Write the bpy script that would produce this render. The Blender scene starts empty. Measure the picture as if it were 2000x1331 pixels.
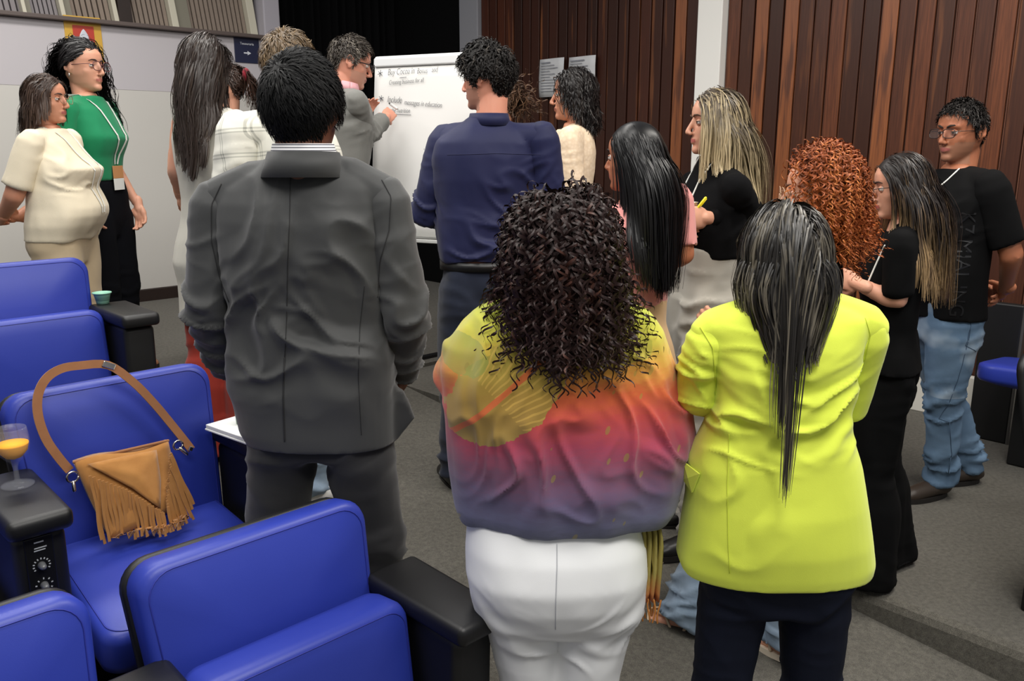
import bpy, bmesh, math, random
import numpy as np
from mathutils import Vector, Matrix
from mathutils.bvhtree import BVHTree
R = math.radians
random.seed(7); RNG = np.random.RandomState(7)
SC = bpy.context.scene; COL = SC.collection

# ------------------------------------------------------------------ camera
CAMZ, PITCH, FPX = 1.53, R(13.0), 1650.0
cam = bpy.data.cameras.new('camera'); cam.sensor_width = 36.0; cam.lens = FPX/2000*36.0
cam.clip_start = .05
camo = bpy.data.objects.new('camera', cam); COL.objects.link(camo)
camo.location = (0, 0, CAMZ); camo.rotation_euler = (R(90)-PITCH, 0, 0)
SC.camera = camo
# ------------------------------------------------------------------ world, lamps, exposure
wd = bpy.data.worlds.new('world'); SC.world = wd; wd.use_nodes = True
wd.node_tree.nodes['Background'].inputs[0].default_value = (.96, .97, 1.0, 1)
wd.node_tree.nodes['Background'].inputs[1].default_value = .26
def area(loc, sx, sy, power, col=(1, .97, .92), rot=(0, 0, R(44))):
    l = bpy.data.lights.new('ceiling_lamp', 'AREA'); l.shape = 'RECTANGLE'; l.size = sx; l.size_y = sy
    l.energy = power; l.color = col
    o = bpy.data.objects.new('ceiling_lamp', l); COL.objects.link(o); o.location = loc; o.rotation_euler = rot
    return o
area((.9, .2, 3.5), 2.4, 1.2, 105)
area((2.0, 2.7, 3.5), 2.4, .5, 80, (1, .95, .87))
area((-1.2, 1.6, 3.5), 2.4, .5, 52)
area((-.9, 3.6, 3.6), 2.4, .5, 46)
area((-2.6, 4.2, 3.6), 2.4, .5, 52)
SC.view_settings.view_transform = 'Standard'
SC.view_settings.look = 'None'
SC.view_settings.exposure = 0.12
SC.view_settings.gamma = 1.0
SC.view_settings.use_curve_mapping = False

# ------------------------------------------------------------------ helpers
def ray(px, py):
    r = (px-1000)/FPX; u = -(py-665.5)/FPX
    return Vector((r, math.cos(PITCH)+u*math.sin(PITCH), -math.sin(PITCH)+u*math.cos(PITCH)))
def P(px, py, Y=None, z=None):
    d = ray(px, py)
    t = Y/d.y if Y is not None else (z-CAMZ)/d.z
    return Vector((0, 0, CAMZ))+d*t
ANG = R(44.0)
E = Vector((math.cos(ANG), math.sin(ANG), 0)); F = Vector((math.sin(ANG), -math.cos(ANG), 0))
def AB(a, b, z=0.0):            # room axes: a along the seat rows, b towards the stage
    v = E*a+F*b; v.z = z; return v
def ab(v): return v.x*E.x+v.y*E.y, v.x*F.x+v.y*F.y
def lin(c): 
    c = c/255.0
    return c/12.92 if c <= .04045 else ((c+.055)/1.055)**2.4
def rgb(r, g, b): return (lin(r), lin(g), lin(b), 1)

def tag(o, label=None, cat=None, group=None, kind=None):
    if label: o['label'] = label
    if cat: o['category'] = cat
    if group: o['group'] = group
    if kind: o['kind'] = kind
    return o
def empty(name, loc, rz=0.0, label=None, cat=None, group=None):
    o = bpy.data.objects.new(name, None); COL.objects.link(o); o.empty_display_size = .1
    o.location = loc; o.rotation_euler = (0, 0, rz); return tag(o, label, cat, group)
def put(name, me, mat=None, parent=None, smooth=True, loc=None, rot=None):
    me.name = name
    if mat is not None and len(me.materials) == 0: me.materials.append(mat)
    o = bpy.data.objects.new(name, me); COL.objects.link(o)
    if smooth: me.polygons.foreach_set('use_smooth', [True]*len(me.polygons))
    if parent: o.parent = parent
    if loc is not None: o.location = loc
    if rot is not None: o.rotation_euler = rot
    return o
def mesh_from(v, f):
    me = bpy.data.meshes.new('m'); me.from_pydata([tuple(x) for x in v], [], [tuple(x) for x in f]); me.update(); return me
def bm_mesh(bm):
    me = bpy.data.meshes.new('m'); bmesh.ops.recalc_face_normals(bm, faces=bm.faces); bm.to_mesh(me); bm.free(); return me
def add_box(bm, c, s, M=None, bev=0.0, seg=2):
    r = bmesh.ops.create_cube(bm, size=1.0); vs = r['verts']
    for v in vs: v.co = Vector((v.co.x*s[0], v.co.y*s[1], v.co.z*s[2]))
    if bev > 0:
        es = list({e for v in vs for e in v.link_edges})
        rr = bmesh.ops.bevel(bm, geom=es, offset=bev, segments=seg, profile=.5, affect='EDGES')
        vs = list({v for f in rr['faces'] for v in f.verts} | {v for v in vs if v.is_valid})
    T = Matrix.Translation(Vector(c)) @ (M.to_4x4() if M is not None else Matrix.Identity(4))
    for v in vs: v.co = T @ v.co
    return vs
def box_mesh(c, s, M=None, bev=0.0, seg=2):
    bm = bmesh.new(); add_box(bm, c, s, M, bev, seg); return bm_mesh(bm)
def tube_arrays(pts, rad, n=8, cap=True, up=None, flat=None, endflat=False):
    """tube along a polyline, rounded ends; returns verts, faces"""
    pts = [Vector(p) for p in pts]
    if not hasattr(rad, '__len__'): rad = [rad]*len(pts)
    if cap:
        d0 = (pts[0]-pts[1]).normalized(); d1 = (pts[-1]-pts[-2]).normalized()
        a = [(pts[0]+d0*rad[0]*math.sin(t), rad[0]*math.cos(t)) for t in (1.35, .8)]
        b = [(pts[-1]+d1*rad[-1]*math.sin(t), rad[-1]*math.cos(t)) for t in (.8, 1.35)] if not endflat else []
        pr = a+list(zip(pts, rad))+b
    else: pr = list(zip(pts, rad))
    V = []; Fc = []; ref = Vector(up) if up is not None else None
    m = len(pr)
    for i, (p, r) in enumerate(pr):
        t = (pr[min(i+1, m-1)][0]-pr[max(i-1, 0)][0])
        t = t.normalized() if t.length > 1e-9 else Vector((0, 0, 1))
        if ref is None: ref = Vector((0, 0, 1)) if abs(t.z) < .9 else Vector((1, 0, 0))
        s = t.cross(ref); s = s.normalized() if s.length > 1e-6 else t.orthogonal().normalized()
        u = s.cross(t).normalized()
        if up is None: ref = u
        fa, fb = (1, 1) if flat is None else flat
        for k in range(n):
            a = 2*math.pi*k/n
            V.append(p+s*(math.cos(a)*r*fa)+u*(math.sin(a)*r*fb))
    for i in range(m-1):
        for k in range(n):
            a = i*n+k; b = i*n+(k+1) % n
            Fc.append((a, b, b+n, a+n))
    Fc.append(tuple(range(n-1, -1, -1))); Fc.append(tuple((m-1)*n+k for k in range(n)))
    return V, Fc
class Soup:
    def __init__(s): s.V = []; s.F = []
    def add(s, V, Fc):
        o = len(s.V); s.V += [tuple(v) for v in V]; s.F += [tuple(i+o for i in f) for f in Fc]; return s
    def tube(s, pts, rad, n=14, **k): return s.add(*tube_arrays(pts, rad, n, **k))
    def loft(s, rings, n=28):
        """rings: (cx,cy,cz,rx,ry[,power]) horizontal, bottom to top"""
        V = []; Fc = []
        for r in rings:
            p = r[5] if len(r) > 5 else 2.3
            for k in range(n):
                a = 2*math.pi*k/n; c, q = math.cos(a), math.sin(a)
                V.append((r[0]+r[3]*math.copysign(abs(c)**(2/p), c), r[1]+r[4]*math.copysign(abs(q)**(2/p), q), r[2]))
        for i in range(len(rings)-1):
            for k in range(n):
                a = i*n+k; b = i*n+(k+1) % n; Fc.append((a, b, b+n, a+n))
        Fc.append(tuple(range(n-1, -1, -1))); m = len(rings)-1; Fc.append(tuple(m*n+k for k in range(n)))
        return s.add(V, Fc)
    def ball(s, c, r, M=None, nu=16, nv=10):
        if not hasattr(r, '__len__'): r = (r, r, r)
        V = []; Fc = []; c = Vector(c)
        for j in range(nv+1):
            th = math.pi*(j+.0)/nv; th = min(max(th, .05), math.pi-.05)
            for i in range(nu):
                a = 2*math.pi*i/nu
                q = Vector((r[0]*math.sin(th)*math.cos(a), r[1]*math.sin(th)*math.sin(a), -r[2]*math.cos(th)))
                V.append(c+((M @ q) if M is not None else q))
        for j in range(nv):
            for i in range(nu):
                a = j*nu+i; b = j*nu+(i+1) % nu; Fc.append((a, b, b+nu, a+nu))
        Fc.append(tuple(range(nu-1, -1, -1))); Fc.append(tuple(nv*nu+k for k in range(nu)))
        return s.add(V, Fc)
    def box(s, c, sz, M=None):
        c = Vector(c); V = []
        for x in (-.5, .5):
            for y in (-.5, .5):
                for z in (-.5, .5):
                    q = Vector((x*sz[0], y*sz[1], z*sz[2])); V.append(c+((M @ q) if M is not None else q))
        return s.add(V, [(0, 1, 3, 2), (4, 6, 7, 5), (0, 4, 5, 1), (2, 3, 7, 6), (0, 2, 6, 4), (1, 5, 7, 3)])
    def mesh(s, k=1.0): return mesh_from([(x*k, y*k, z*k) for x, y, z in s.V], s.F)
    def remesh(s, voxel, smooth=3, fac=.5, k=1.0):
        me = s.mesh(k); o = bpy.data.objects.new('t', me); COL.objects.link(o)
        m = o.modifiers.new('r', 'REMESH'); m.mode = 'VOXEL'; m.voxel_size = voxel; m.use_smooth_shade = True
        if smooth:
            q = o.modifiers.new('s', 'SMOOTH'); q.iterations = smooth; q.factor = fac
        dg = bpy.context.evaluated_depsgraph_get(); dg.update()
        out = bpy.data.meshes.new_from_object(o.evaluated_get(dg))
        bpy.data.objects.remove(o); bpy.data.meshes.remove(me)
        return out
def get_co(me):
    a = np.empty(len(me.vertices)*3, np.float32); me.vertices.foreach_get('co', a); return a.reshape(-1, 3)
def set_co(me, a): me.vertices.foreach_set('co', np.ascontiguousarray(a, np.float32).ravel()); me.update()
def get_no(me):
    a = np.empty(len(me.vertices)*3, np.float32); me.vertices.foreach_get('normal', a); return a.reshape(-1, 3)
def join_meshes(ms):
    bm = bmesh.new()
    for m in ms: bm.from_mesh(m)
    out = bpy.data.meshes.new('m'); bm.to_mesh(out); bm.free(); return out
def _hash(i, j, k, s):
    n = (i*374761393+j*668265263+k*2147483647+s*974634777) & 0xffffffff
    n = ((n ^ (n >> 13))*1274126177) & 0xffffffff
    return ((n ^ (n >> 16)) & 0xffff)/32767.5-1.0
def vnoise(p, s=0):
    p = np.asarray(p, np.float64); i = np.floor(p).astype(np.int64); f = p-i; f = f*f*(3-2*f)
    out = 0
    for dx in (0, 1):
        for dy in (0, 1):
            for dz in (0, 1):
                w = (f[:, 0] if dx else 1-f[:, 0])*(f[:, 1] if dy else 1-f[:, 1])*(f[:, 2] if dz else 1-f[:, 2])
                out = out+w*_hash(i[:, 0]+dx, i[:, 1]+dy, i[:, 2]+dz, s)
    return out
def ridge(p, s=0): return 1.7*np.maximum(0, 1-2.1*np.abs(vnoise(p, s)))**1.35-.45

# ------------------------------------------------------------------ materials
MATS = {}
class NT:
    def __init__(s, name):
        s.m = bpy.data.materials.new(name); s.m.use_nodes = True; s.t = s.m.node_tree
        s.b = s.t.nodes['Principled BSDF']
    def n(s, typ, props=None, **inp):
        nd = s.t.nodes.new('ShaderNode'+typ)
        for k, v in (props or {}).items(): setattr(nd, k, v)
        for k, v in inp.items():
            key = int(k[1:]) if k[0] == 'i' and k[1:].isdigit() else k
            s.set(nd.inputs[key], v)
        return nd
    def set(s, sock, v):
        if hasattr(v, 'is_output') or isinstance(v, bpy.types.NodeSocket): s.t.links.new(v, sock)
        else: sock.default_value = v
    def math(s, op, a, b=0.0, c=0.0, clamp=False):
        nd = s.t.nodes.new('ShaderNodeMath'); nd.operation = op; nd.use_clamp = clamp
        s.set(nd.inputs[0], a); s.set(nd.inputs[1], b)
        if op in ('MULTIPLY_ADD', 'SMOOTH_MIN', 'WRAP', 'COMPARE'): s.set(nd.inputs[2], c)
        return nd.outputs[0]
    def mix(s, f, a, b, blend='MIX'):
        nd = s.t.nodes.new('ShaderNodeMix'); nd.data_type = 'RGBA'; nd.blend_type = blend
        s.set(nd.inputs[0], f); s.set(nd.inputs[6], a); s.set(nd.inputs[7], b); return nd.outputs[2]
    def ramp(s, f, stops, interp='LINEAR'):
        nd = s.t.nodes.new('ShaderNodeValToRGB'); nd.color_ramp.interpolation = interp
        el = nd.color_ramp.elements
        while len(el) < len(stops): el.new(.5)
        for e, (p, c) in zip(el, stops): e.position = p; e.color = c
        s.set(nd.inputs[0], f); return nd.outputs[0]
    def obj(s): return s.n('TexCoord').outputs['Object']
    def sep(s, v): nd = s.n('SeparateXYZ', None, i0=v); return nd.outputs
    def scale(s, v, sc): nd = s.n('Mapping', None, i0=v); nd.inputs['Scale'].default_value = sc; return nd.outputs[0]
    def noise(s, v, sc, det=3.0, rough=.55): return s.n('TexNoise', None, Vector=v, Scale=sc, Detail=det, Roughness=rough).outputs
    def bump(s, h, st, dist=.01): s.set(s.b.inputs['Normal'], s.n('Bump', None, Strength=st, Distance=dist, Height=h).outputs[0])
    def base(s, c): s.set(s.b.inputs['Base Color'], c); return s
    def pr(s, **k):
        for n_, v in k.items(): s.set(s.b.inputs[n_.replace('_', ' ')], v)
        return s
def plain(name, c, rough=.6, metal=0.0, var=.0, vs=8.0, bump=0.0, bs=200.0, spec=.5, sheen=0.0):
    if name in MATS: return MATS[name]
    q = NT(name); q.pr(Roughness=rough, Metallic=metal, Specular_IOR_Level=spec, Sheen_Weight=sheen)
    if var or bump: v = q.obj()
    if var:
        f = q.noise(v, vs)[0]
        lo = tuple(x*(1-var) for x in c[:3])+(1,); hi = tuple(min(1, x*(1+var)) for x in c[:3])+(1,)
        q.base(q.mix(f, lo, hi))
    else: q.base(c)
    if bump: q.bump(q.noise(v, bs, 2)[0], bump, .002)
    MATS[name] = q.m; return q.m
def fabric(name, c, rough=.85, weave=900., bump=.25, var=.12, sheen=.15, spec=.25): 
    return plain(name, c, rough, 0, var, 14, bump, weave, spec, sheen)
def skin(name, c):
    if name in MATS: return MATS[name]
    q = NT(name); v = q.obj(); f = q.noise(v, 18, 4)[0]
    red = (min(1, c[0]*1.05), c[1]*.86, c[2]*.82, 1)
    q.base(q.mix(f, c, red)); q.pr(Roughness=.48, Specular_IOR_Level=.4, Subsurface_Weight=.08)
    q.b.inputs['Subsurface Radius'].default_value = (.01, .004, .002)
    q.bump(q.noise(v, 260, 2)[0], .08, .002); MATS[name] = q.m; return q.m
def hairmat(name, root, tip=None, lights=None, rough=.38, amt=.45, spec=.35, ts=None):
    """root to tip colour along the strand, light streaks on some strands"""
    q = NT(name); t = q.n('Attribute', {'attribute_name': 't'}).outputs['Fac']
    rnd = q.n('NewGeometry').outputs['Random Per Island']
    if ts: tm = q.n('MapRange', {'interpolation_type': 'SMOOTHSTEP'}, Value=q.math('ADD', t, q.math('MULTIPLY_ADD', rnd, .3, -.15))); tm.inputs[1].default_value, tm.inputs[2].default_value = ts; tm = tm.outputs[0]
    else: tm = t
    c = q.mix(tm, root, tip or root) if tip else root
    if lights:
        nz = q.noise(q.scale(q.obj(), (26, 26, 2.2)), 1.6, 2)[0]
        mr = q.n('MapRange', {'interpolation_type': 'SMOOTHSTEP'}, Value=q.math('ADD', nz, q.math('MULTIPLY_ADD', rnd, .26, -.13))); mr.inputs[1].default_value = .66-.45*amt; mr.inputs[2].default_value = .84-.45*amt
        k = q.math('MULTIPLY', mr.outputs[0], q.math('SMOOTH_MIN', q.math('MULTIPLY', t, 3.0), 1.0, .2))
        c = q.mix(k, c, lights)
    lum = q.math('MULTIPLY_ADD', q.math('FRACT', q.math('MULTIPLY', rnd, 37.0)), .36, .82)
    nd = q.n('HueSaturation', None, Value=lum, Color=c)
    q.base(nd.outputs[0]); q.pr(Roughness=rough, Specular_IOR_Level=spec)
    return q.m
# ------------------------------------------------------------------ setting: floors
def floor_z(X, Y):
    a = X*E.x+Y*E.y; b = X*F.x+Y*F.y
    if a > 2.78:
        if b < -4.15: return .2
        return .2 if b < -2.7 else 0.0
    if b < -3.65 and a < 2.65: return .4
    if a > 1.2: return -.105*(max(b, -4.0)+1.9)
    return .2 if b < -2.62 else (0.0 if b < -1.85 else -.2)
q = NT('carpet'); v = q.obj()
f1 = q.noise(v, 420, 3, .7)[0]; f2 = q.noise(v, 60, 4, .6)[0]; f3 = q.noise(v, 2.2, 3)[0]
c = q.ramp(f1, [(.30, rgb(50, 49, 45)), (.5, rgb(92, 89, 82)), (.72, rgb(146, 142, 131))])
c = q.mix(.40, c, q.ramp(f2, [(.3, rgb(62, 60, 56)), (.7, rgb(130, 126, 117))]))
c = q.mix(q.math('MULTIPLY', f3, .3), c, rgb(82, 78, 70))
q.base(c); q.pr(Roughness=.95, Specular_IOR_Level=.1, Sheen_Weight=.1); q.bump(f1, .7, .006); CARPET = q.m
def slab(name, pts_ab, zs, depth=.4):
    top = [AB(a, b, z) for (a, b), z in zip(pts_ab, zs)]
    n = len(top); V = top+[Vector((p.x, p.y, p.z-depth)) for p in top]
    Fc = [tuple(range(n)), tuple(range(2*n-1, n-1, -1))]+[(i, i+n, (i+1) % n+n, (i+1) % n) for i in range(n)]
    bm = bmesh.new(); vs = [bm.verts.new(p) for p in V]
    for f in Fc: bm.faces.new([vs[i] for i in f])
    return tag(put(name, bm_mesh(bm), CARPET, smooth=False), kind='structure')
slab('floor', [(-4, -1.85), (1.2, -1.85), (1.2, 2.0), (-4, 2.0)], [-.2]*4)
slab('floor', [(-4, -2.62), (1.2, -2.62), (1.2, -1.85), (-4, -1.85)], [0]*4)
slab('floor', [(-4, -3.65), (1.2, -3.65), (1.2, -2.62), (-4, -2.62)], [.2]*4)
slab('floor', [(-4, -6.6), (2.65, -6.6), (2.65, -3.65), (-4, -3.65)], [.4]*4)
rz = lambda b: -.105*(b+1.9)
slab('floor', [(1.2, 2.0), (1.2, -4.0), (2.80, -4.0), (2.80, 2.0)], [rz(2), rz(-4), rz(-4), rz(2)], .5)
slab('floor', [(2.65, -8.0), (6, -8.0), (6, -4.0), (2.65, -4.0)], [rz(-4)]*4)
slab('floor', [(2.78, -4.0), (5.3, -4.0), (5.3, -2.7), (2.78, -2.7)], [.2]*4)
# right-hand platform with rounded carpet nosing
bm = bmesh.new()
prof = [(2.78, -.9), (2.765, -.035), (2.775, -.012), (2.80, 0.0), (5.3, 0.0), (5.3, -.9)]
vs = []
for b in (-2.7, 2.0): vs.append([bm.verts.new(AB(a, b, z)) for a, z in prof])
for i in range(len(prof)-1): bm.faces.new((vs[0][i], vs[0][i+1], vs[1][i+1], vs[1][i]))
bm.faces.new(vs[0]); bm.faces.new(vs[1][::-1])
tag(put('floor', bm_mesh(bm), CARPET, smooth=False), kind='structure')
BLACKPL = plain('black_plastic', rgb(14, 14, 16), .45, 0, 0, 8, .12, 700)
tag(put('trim_1', box_mesh(AB(3.9, -4.1, rz(-4)+.008), (2.4, .045, .02), Matrix.Rotation(ANG, 3, 'Z')), BLACKPL, smooth=False), kind='structure')

# ------------------------------------------------------------------ left wall with window band
RZ = Matrix.Rotation(ANG, 3, 'Z')
WALLW = plain('wall_paint', rgb(206, 203, 197), .6, 0, .02, 3, .05, 60)
WALLU = plain('wall_shaded_paint', rgb(196, 191, 195), .55, 0, .02, 3, .05, 60)  # same wall above the lamp cutoff, its shade put into the colour
BW = -6.37; ZT = 2.34
tag(put('wall_left', box_mesh(AB(.3, BW-.06, 1.15), (6.6, .12, 1.54), RZ), WALLW, smooth=False), kind='structure')
tag(put('wall_shade_band', box_mesh(AB(.3, BW-.058, 2.125), (6.6, .12, .42), RZ), WALLU, smooth=False), kind='structure')  # painted shade band on the upper wall, not a separate trim
DARKW = plain('dark_wood', rgb(38, 25, 20), .5, 0, .2, 12)
tag(put('baseboard_left', box_mesh(AB(.3, BW+.012, .44), (6.6, .024, .10), RZ, .006), DARKW, smooth=False), kind='structure')
tag(put('trim_3', box_mesh(AB(.3, BW-.02, ZT+.012), (6.6, .16, .028), RZ, .005), plain('sill_brown', rgb(92, 80, 76), .5), smooth=False), kind='structure')
# window band: frame, cream fins, ribbed blinds
MULL = plain('cream_mullion', rgb(208, 203, 184), .5); BLIND = plain('beige_blind', rgb(142, 128, 116), .8, 0, .12, 20)
OLIVE = plain('olive_frame', rgb(132, 128, 114), .6); GREYP = plain('grey_blind', rgb(140, 134, 136), .75, 0, .1, 20)
wroot = empty('window_1', AB(0, BW-.10, ZT)); tag(wroot, kind='structure')
inv = wroot.matrix_basis.inverted()
def wput(name, c, s, mat, tilt=0.0, bev=0.0):
    M = RZ @ Matrix.Rotation(tilt, 3, 'Y')
    me = box_mesh((0, 0, 0), s, M, bev); o = put(name, me, mat, wroot, smooth=False); o.location = c-wroot.location; return o
def wa(px):                        # position along the wall of a pixel column on the sill
    r = ray(px, 33+px*.065); # solve b = BW
    t = (BW)/(r.x*F.x+r.y*F.y); return (r.x*E.x+r.y*E.y)*t
TIL = R(-7)
spans = [(-60, 60, GREYP), (72, 128, GREYP), (152, 232, BLIND), (268, 345, BLIND), (385, 498, BLIND)]
for x0, x1, m in spans:
    a0, a1 = wa(x0), wa(x1)
    nr = max(6, int((a1-a0)/.035)); w = (a1-a0)/nr
    s = Soup()
    for i in range(nr):
        a = a0+(i+.5)*w
        s.box(AB(a, BW-.14, .55)-Vector((E.x*.06, E.y*.06, 0)), (w*.72, .03, 1.1), RZ @ Matrix.Rotation(TIL, 3, 'Y'))
    s.box(AB((a0+a1)/2, BW-.165, .55)-Vector((E.x*.06, E.y*.06, 0)), ((a1-a0), .012, 1.1), RZ @ Matrix.Rotation(TIL, 3, 'Y'))
    o = put('blind', s.mesh(), m, wroot, smooth=False); o.location = Vector((-wroot.location.x, -wroot.location.y, 0)); tag(o, kind='stuff')
for x0, x1 in ((52, 60), (128, 137), (232, 241), (345, 358), (498, 512)):
    a = (wa(x0)+wa(x1))/2; wput('mullion', AB(a-.06, BW-.10, ZT+.55), (wa(x1)-wa(x0), .07, 1.1), MULL, TIL, .004)
for x0, x1 in ((60, 72), (137, 152), (358, 385)):
    a = (wa(x0)+wa(x1))/2; wput('frame', AB(a-.06, BW-.13, ZT+.55), (wa(x1)-wa(x0), .07, 1.1), OLIVE, TIL)
a = (wa(242)+wa(267))/2; wput('post', AB(a-.03, BW-.09, ZT+.55), (wa(267)-wa(242), .08, 1.1), DARKW, R(-3))
a = (wa(513)+wa(524))/2; wput('post', AB(a, BW-.09, ZT+.55), (wa(524)-wa(513), .08, 1.1), plain('grey_post', rgb(70, 66, 68), .6), R(-2))
wput('pane', AB(1.0, BW-.20, ZT+.6), (5.2, .01, 1.2), plain('window_night', rgb(60, 56, 55), .3))
tag(put('trim_4', box_mesh(AB(3.52, BW-.06, 1.9), (.14, .16, 3.1), RZ, .01), plain('lilac_post', rgb(176, 172, 180), .6), smooth=False), kind='structure')

# ------------------------------------------------------------------ dark opening, pillar, plank wall
q = NT('black_curtain'); q.base(rgb(9, 9, 10)); q.pr(Roughness=.9, Specular_IOR_Level=.15); CURT = q.m
V = []; Fc = []; n = 240
for j, z in enumerate((.15, 3.9)):
    for i in range(n+1):
        a = 3.5+1.85*i/n; V.append(AB(a, -6.95+.035*math.sin(i*.55)+.02*math.sin(i*.21+1), z))
for i in range(n): Fc.append((i, i+1, n+2+i, n+1+i))
me = mesh_from(V, Fc); o = put('wall_back', me, CURT); o.modifiers.new('s', 'SOLIDIFY').thickness = .02; tag(o, kind='structure')
tag(put('wall_side', box_mesh(AB(5.2, -6.35, 2.0), (.05, 1.2, 3.8), RZ), CURT, smooth=False), kind='structure')
tag(put('trim_5', box_mesh(AB(5.12, -5.77, 1.9), (.14, .24, 3.8), RZ, .008), plain('grey_pillar', rgb(150, 150, 156), .6, 0, .03, 4), smooth=False), kind='structure')
tag(put('trim_6', box_mesh(AB(5.08, -3.337, 1.9), (.10, .19, 3.8), RZ, .006), plain('white_pillar', rgb(252, 250, 244), .55), smooth=False), kind='structure')
q = NT('mahogany'); v = q.obj(); rnd = q.n('ObjectInfo').outputs['Random']
off = q.n('CombineXYZ', None, i0=q.math('MULTIPLY', rnd, 40.0), i1=q.math('MULTIPLY', rnd, 17.0), i2=q.math('MULTIPLY', rnd, 9.0)).outputs[0]
vv = q.n('VectorMath', {'operation': 'ADD'}, i0=v, i1=off).outputs[0]
g = q.noise(q.scale(vv, (38, 38, 1.6)), 3, 5, .6)[0]; g2 = q.noise(q.scale(vv, (9, 9, .55)), 1.6, 3)[0]
cr0 = [(0, rgb(62, 34, 23)), (.25, rgb(90, 50, 33)), (.5, rgb(76, 43, 29)), (.72, rgb(104, 58, 38)), (.9, rgb(122, 69, 42)), (1, rgb(70, 38, 28))]
cr = q.ramp(rnd, cr0)
c = q.mix(q.ramp(g, [(.3, (0, 0, 0, 1)), (.75, (.8, .8, .8, 1))]), cr, rgb(54, 29, 20))
c = q.mix(q.ramp(g2, [(.60, (0, 0, 0, 1)), (.76, (.55, .55, .55, 1))]), c, rgb(160, 98, 56))
q.base(c); q.pr(Roughness=.42, Specular_IOR_Level=.35); q.bump(g, .12, .004); WOOD = q.m
q = NT('sapwood'); v = q.obj(); g = q.noise(q.scale(v, (60, 60, 1.2)), 2, 5, .6)[0]
g3 = q.noise(q.scale(v, (10, 10, .8)), 1.5, 3)[0]
c = q.mix(q.ramp(g, [(.3, (0, 0, 0, 1)), (.8, (1, 1, 1, 1))]), rgb(150, 88, 48), rgb(112, 62, 36))
c = q.mix(q.ramp(g3, [(.5, (0, 0, 0, 1)), (.58, (.9, .9, .9, 1))]), c, rgb(84, 46, 30)); q.base(c); q.pr(Roughness=.42); SAP = q.m
BEAD = plain('groove_bead', rgb(128, 82, 62), .45, 0, .15, 10)
wr = empty('wall_right', AB(5.1, -3.3, 0)); tag(wr, kind='structure')
W0 = wr.location.copy()
def lw(p): return p-W0
bk = put('backing', box_mesh(lw(AB(5.14, -2.55, 1.9)), (.04, 6.2, 3.9), RZ), plain('wall_backing', rgb(40, 22, 16), .7), wr, smooth=False)
# one plank profile: slightly rounded face, shared
bm = bmesh.new(); add_box(bm, (0, 0, 1.9), (.02, .088, 3.9), RZ, .004, 2); plank_me = bm_mesh(bm); plank_me.materials.append(WOOD)
sap_me = plank_me.copy(); sap_me.materials.clear(); sap_me.materials.append(SAP)
bead_me = box_mesh((0, 0, 1.9), (.012, .006, 3.9), RZ); bead_me.materials.append(BEAD)
shaded_me = plank_me.copy(); dm = WOOD.copy(); dm.name = 'mahogany_shaded'; shaded_me.materials.clear(); shaded_me.materials.append(dm)  # left section: its dimmer light is put into a darker wood copy
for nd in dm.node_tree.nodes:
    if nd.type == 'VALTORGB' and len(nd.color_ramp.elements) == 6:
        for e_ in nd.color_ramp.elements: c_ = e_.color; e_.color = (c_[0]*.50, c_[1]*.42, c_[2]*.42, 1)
def plank(b, sap=False, dark=False):
    o = bpy.data.objects.new('plank', sap_me if sap else (shaded_me if dark else plank_me)); COL.objects.link(o); o.parent = wr
    o.location = lw(AB(5.10+random.uniform(-.003, .003), b, 0))
    o = bpy.data.objects.new('bead', bead_me); COL.objects.link(o); o.parent = wr; o.location = lw(AB(5.112, b+.05, 0))
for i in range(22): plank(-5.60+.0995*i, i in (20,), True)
for i in range(38): plank(-3.19+.1015*i, i in (2, 4, 10))
tag(put('baseboard_right', box_mesh(AB(5.06, -1.45, .13), (.05, 3.3, .26), RZ, .006), plain('white_plinth', rgb(226, 223, 214), .5), smooth=False), kind='structure')

# ------------------------------------------------------------------ signs and papers
def text_mesh(s, size, shear=0.0, ext=.0008, align='CENTER', thin=0.0):
    cu = bpy.data.curves.new('t', 'FONT'); cu.body = s; cu.size = size; cu.shear = shear; cu.extrude = ext; cu.align_x = align; cu.offset = -thin
    o = bpy.data.objects.new('t', cu); COL.objects.link(o)
    dg = bpy.context.evaluated_depsgraph_get(); dg.update()
    me = bpy.data.meshes.new_from_object(o.evaluated_get(dg)); bpy.data.objects.remove(o); return me
def xf(me, M): me.transform(M.to_4x4() if len(M) == 3 else M); return me
WHITE = plain('white_print', rgb(214, 218, 226), .6); INK = plain('marker_ink', rgb(74, 76, 84), .7)
def on_wall(px, py, fr=BW+.004):
    r = ray(px, py); t = fr/(r.x*F.x+r.y*F.y); return Vector((0, 0, CAMZ))+r*t
UP = Matrix(((E.x, -F.x, 0), (E.y, -F.y, 0), (0, 0, 1)))      # wall frame: x along E, y into the wall, z up
ST = Matrix.Rotation(R(90), 3, 'X')
cpos = on_wall(482, 96)
sg = empty('direction_sign', cpos, ANG, 'small navy blue square sign with white arrow on white wall', 'sign')
put('panel', box_mesh((0, 0, 0), (.205, .012, .205), None, .002), plain('navy_sign', rgb(30, 36, 66), .45), sg, smooth=False)
me = text_mesh('Tesouraria', .026); xf(me, ST); tag(put('lettering', me, WHITE, sg, False, (0, -.0075, .03)), kind='stuff')
bm = bmesh.new()
for p in [[(-.03, -.005), (.0, -.005), (.0, .005), (-.03, .005)], [(0, -.016), (.03, 0), (0, .016)]]:
    vs = [bm.verts.new((x, -.0075, z-.03)) for x, z in p]; bm.faces.new(vs)
me = bm_mesh(bm); o = put('arrow', me, WHITE, sg, False); o.modifiers.new('s', 'SOLIDIFY').thickness = .001
cpos = on_wall(164, 78)
sg = empty('alarm_sign', cpos, ANG, 'yellow sign with red square and white pictogram high on white wall', 'sign')
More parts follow.
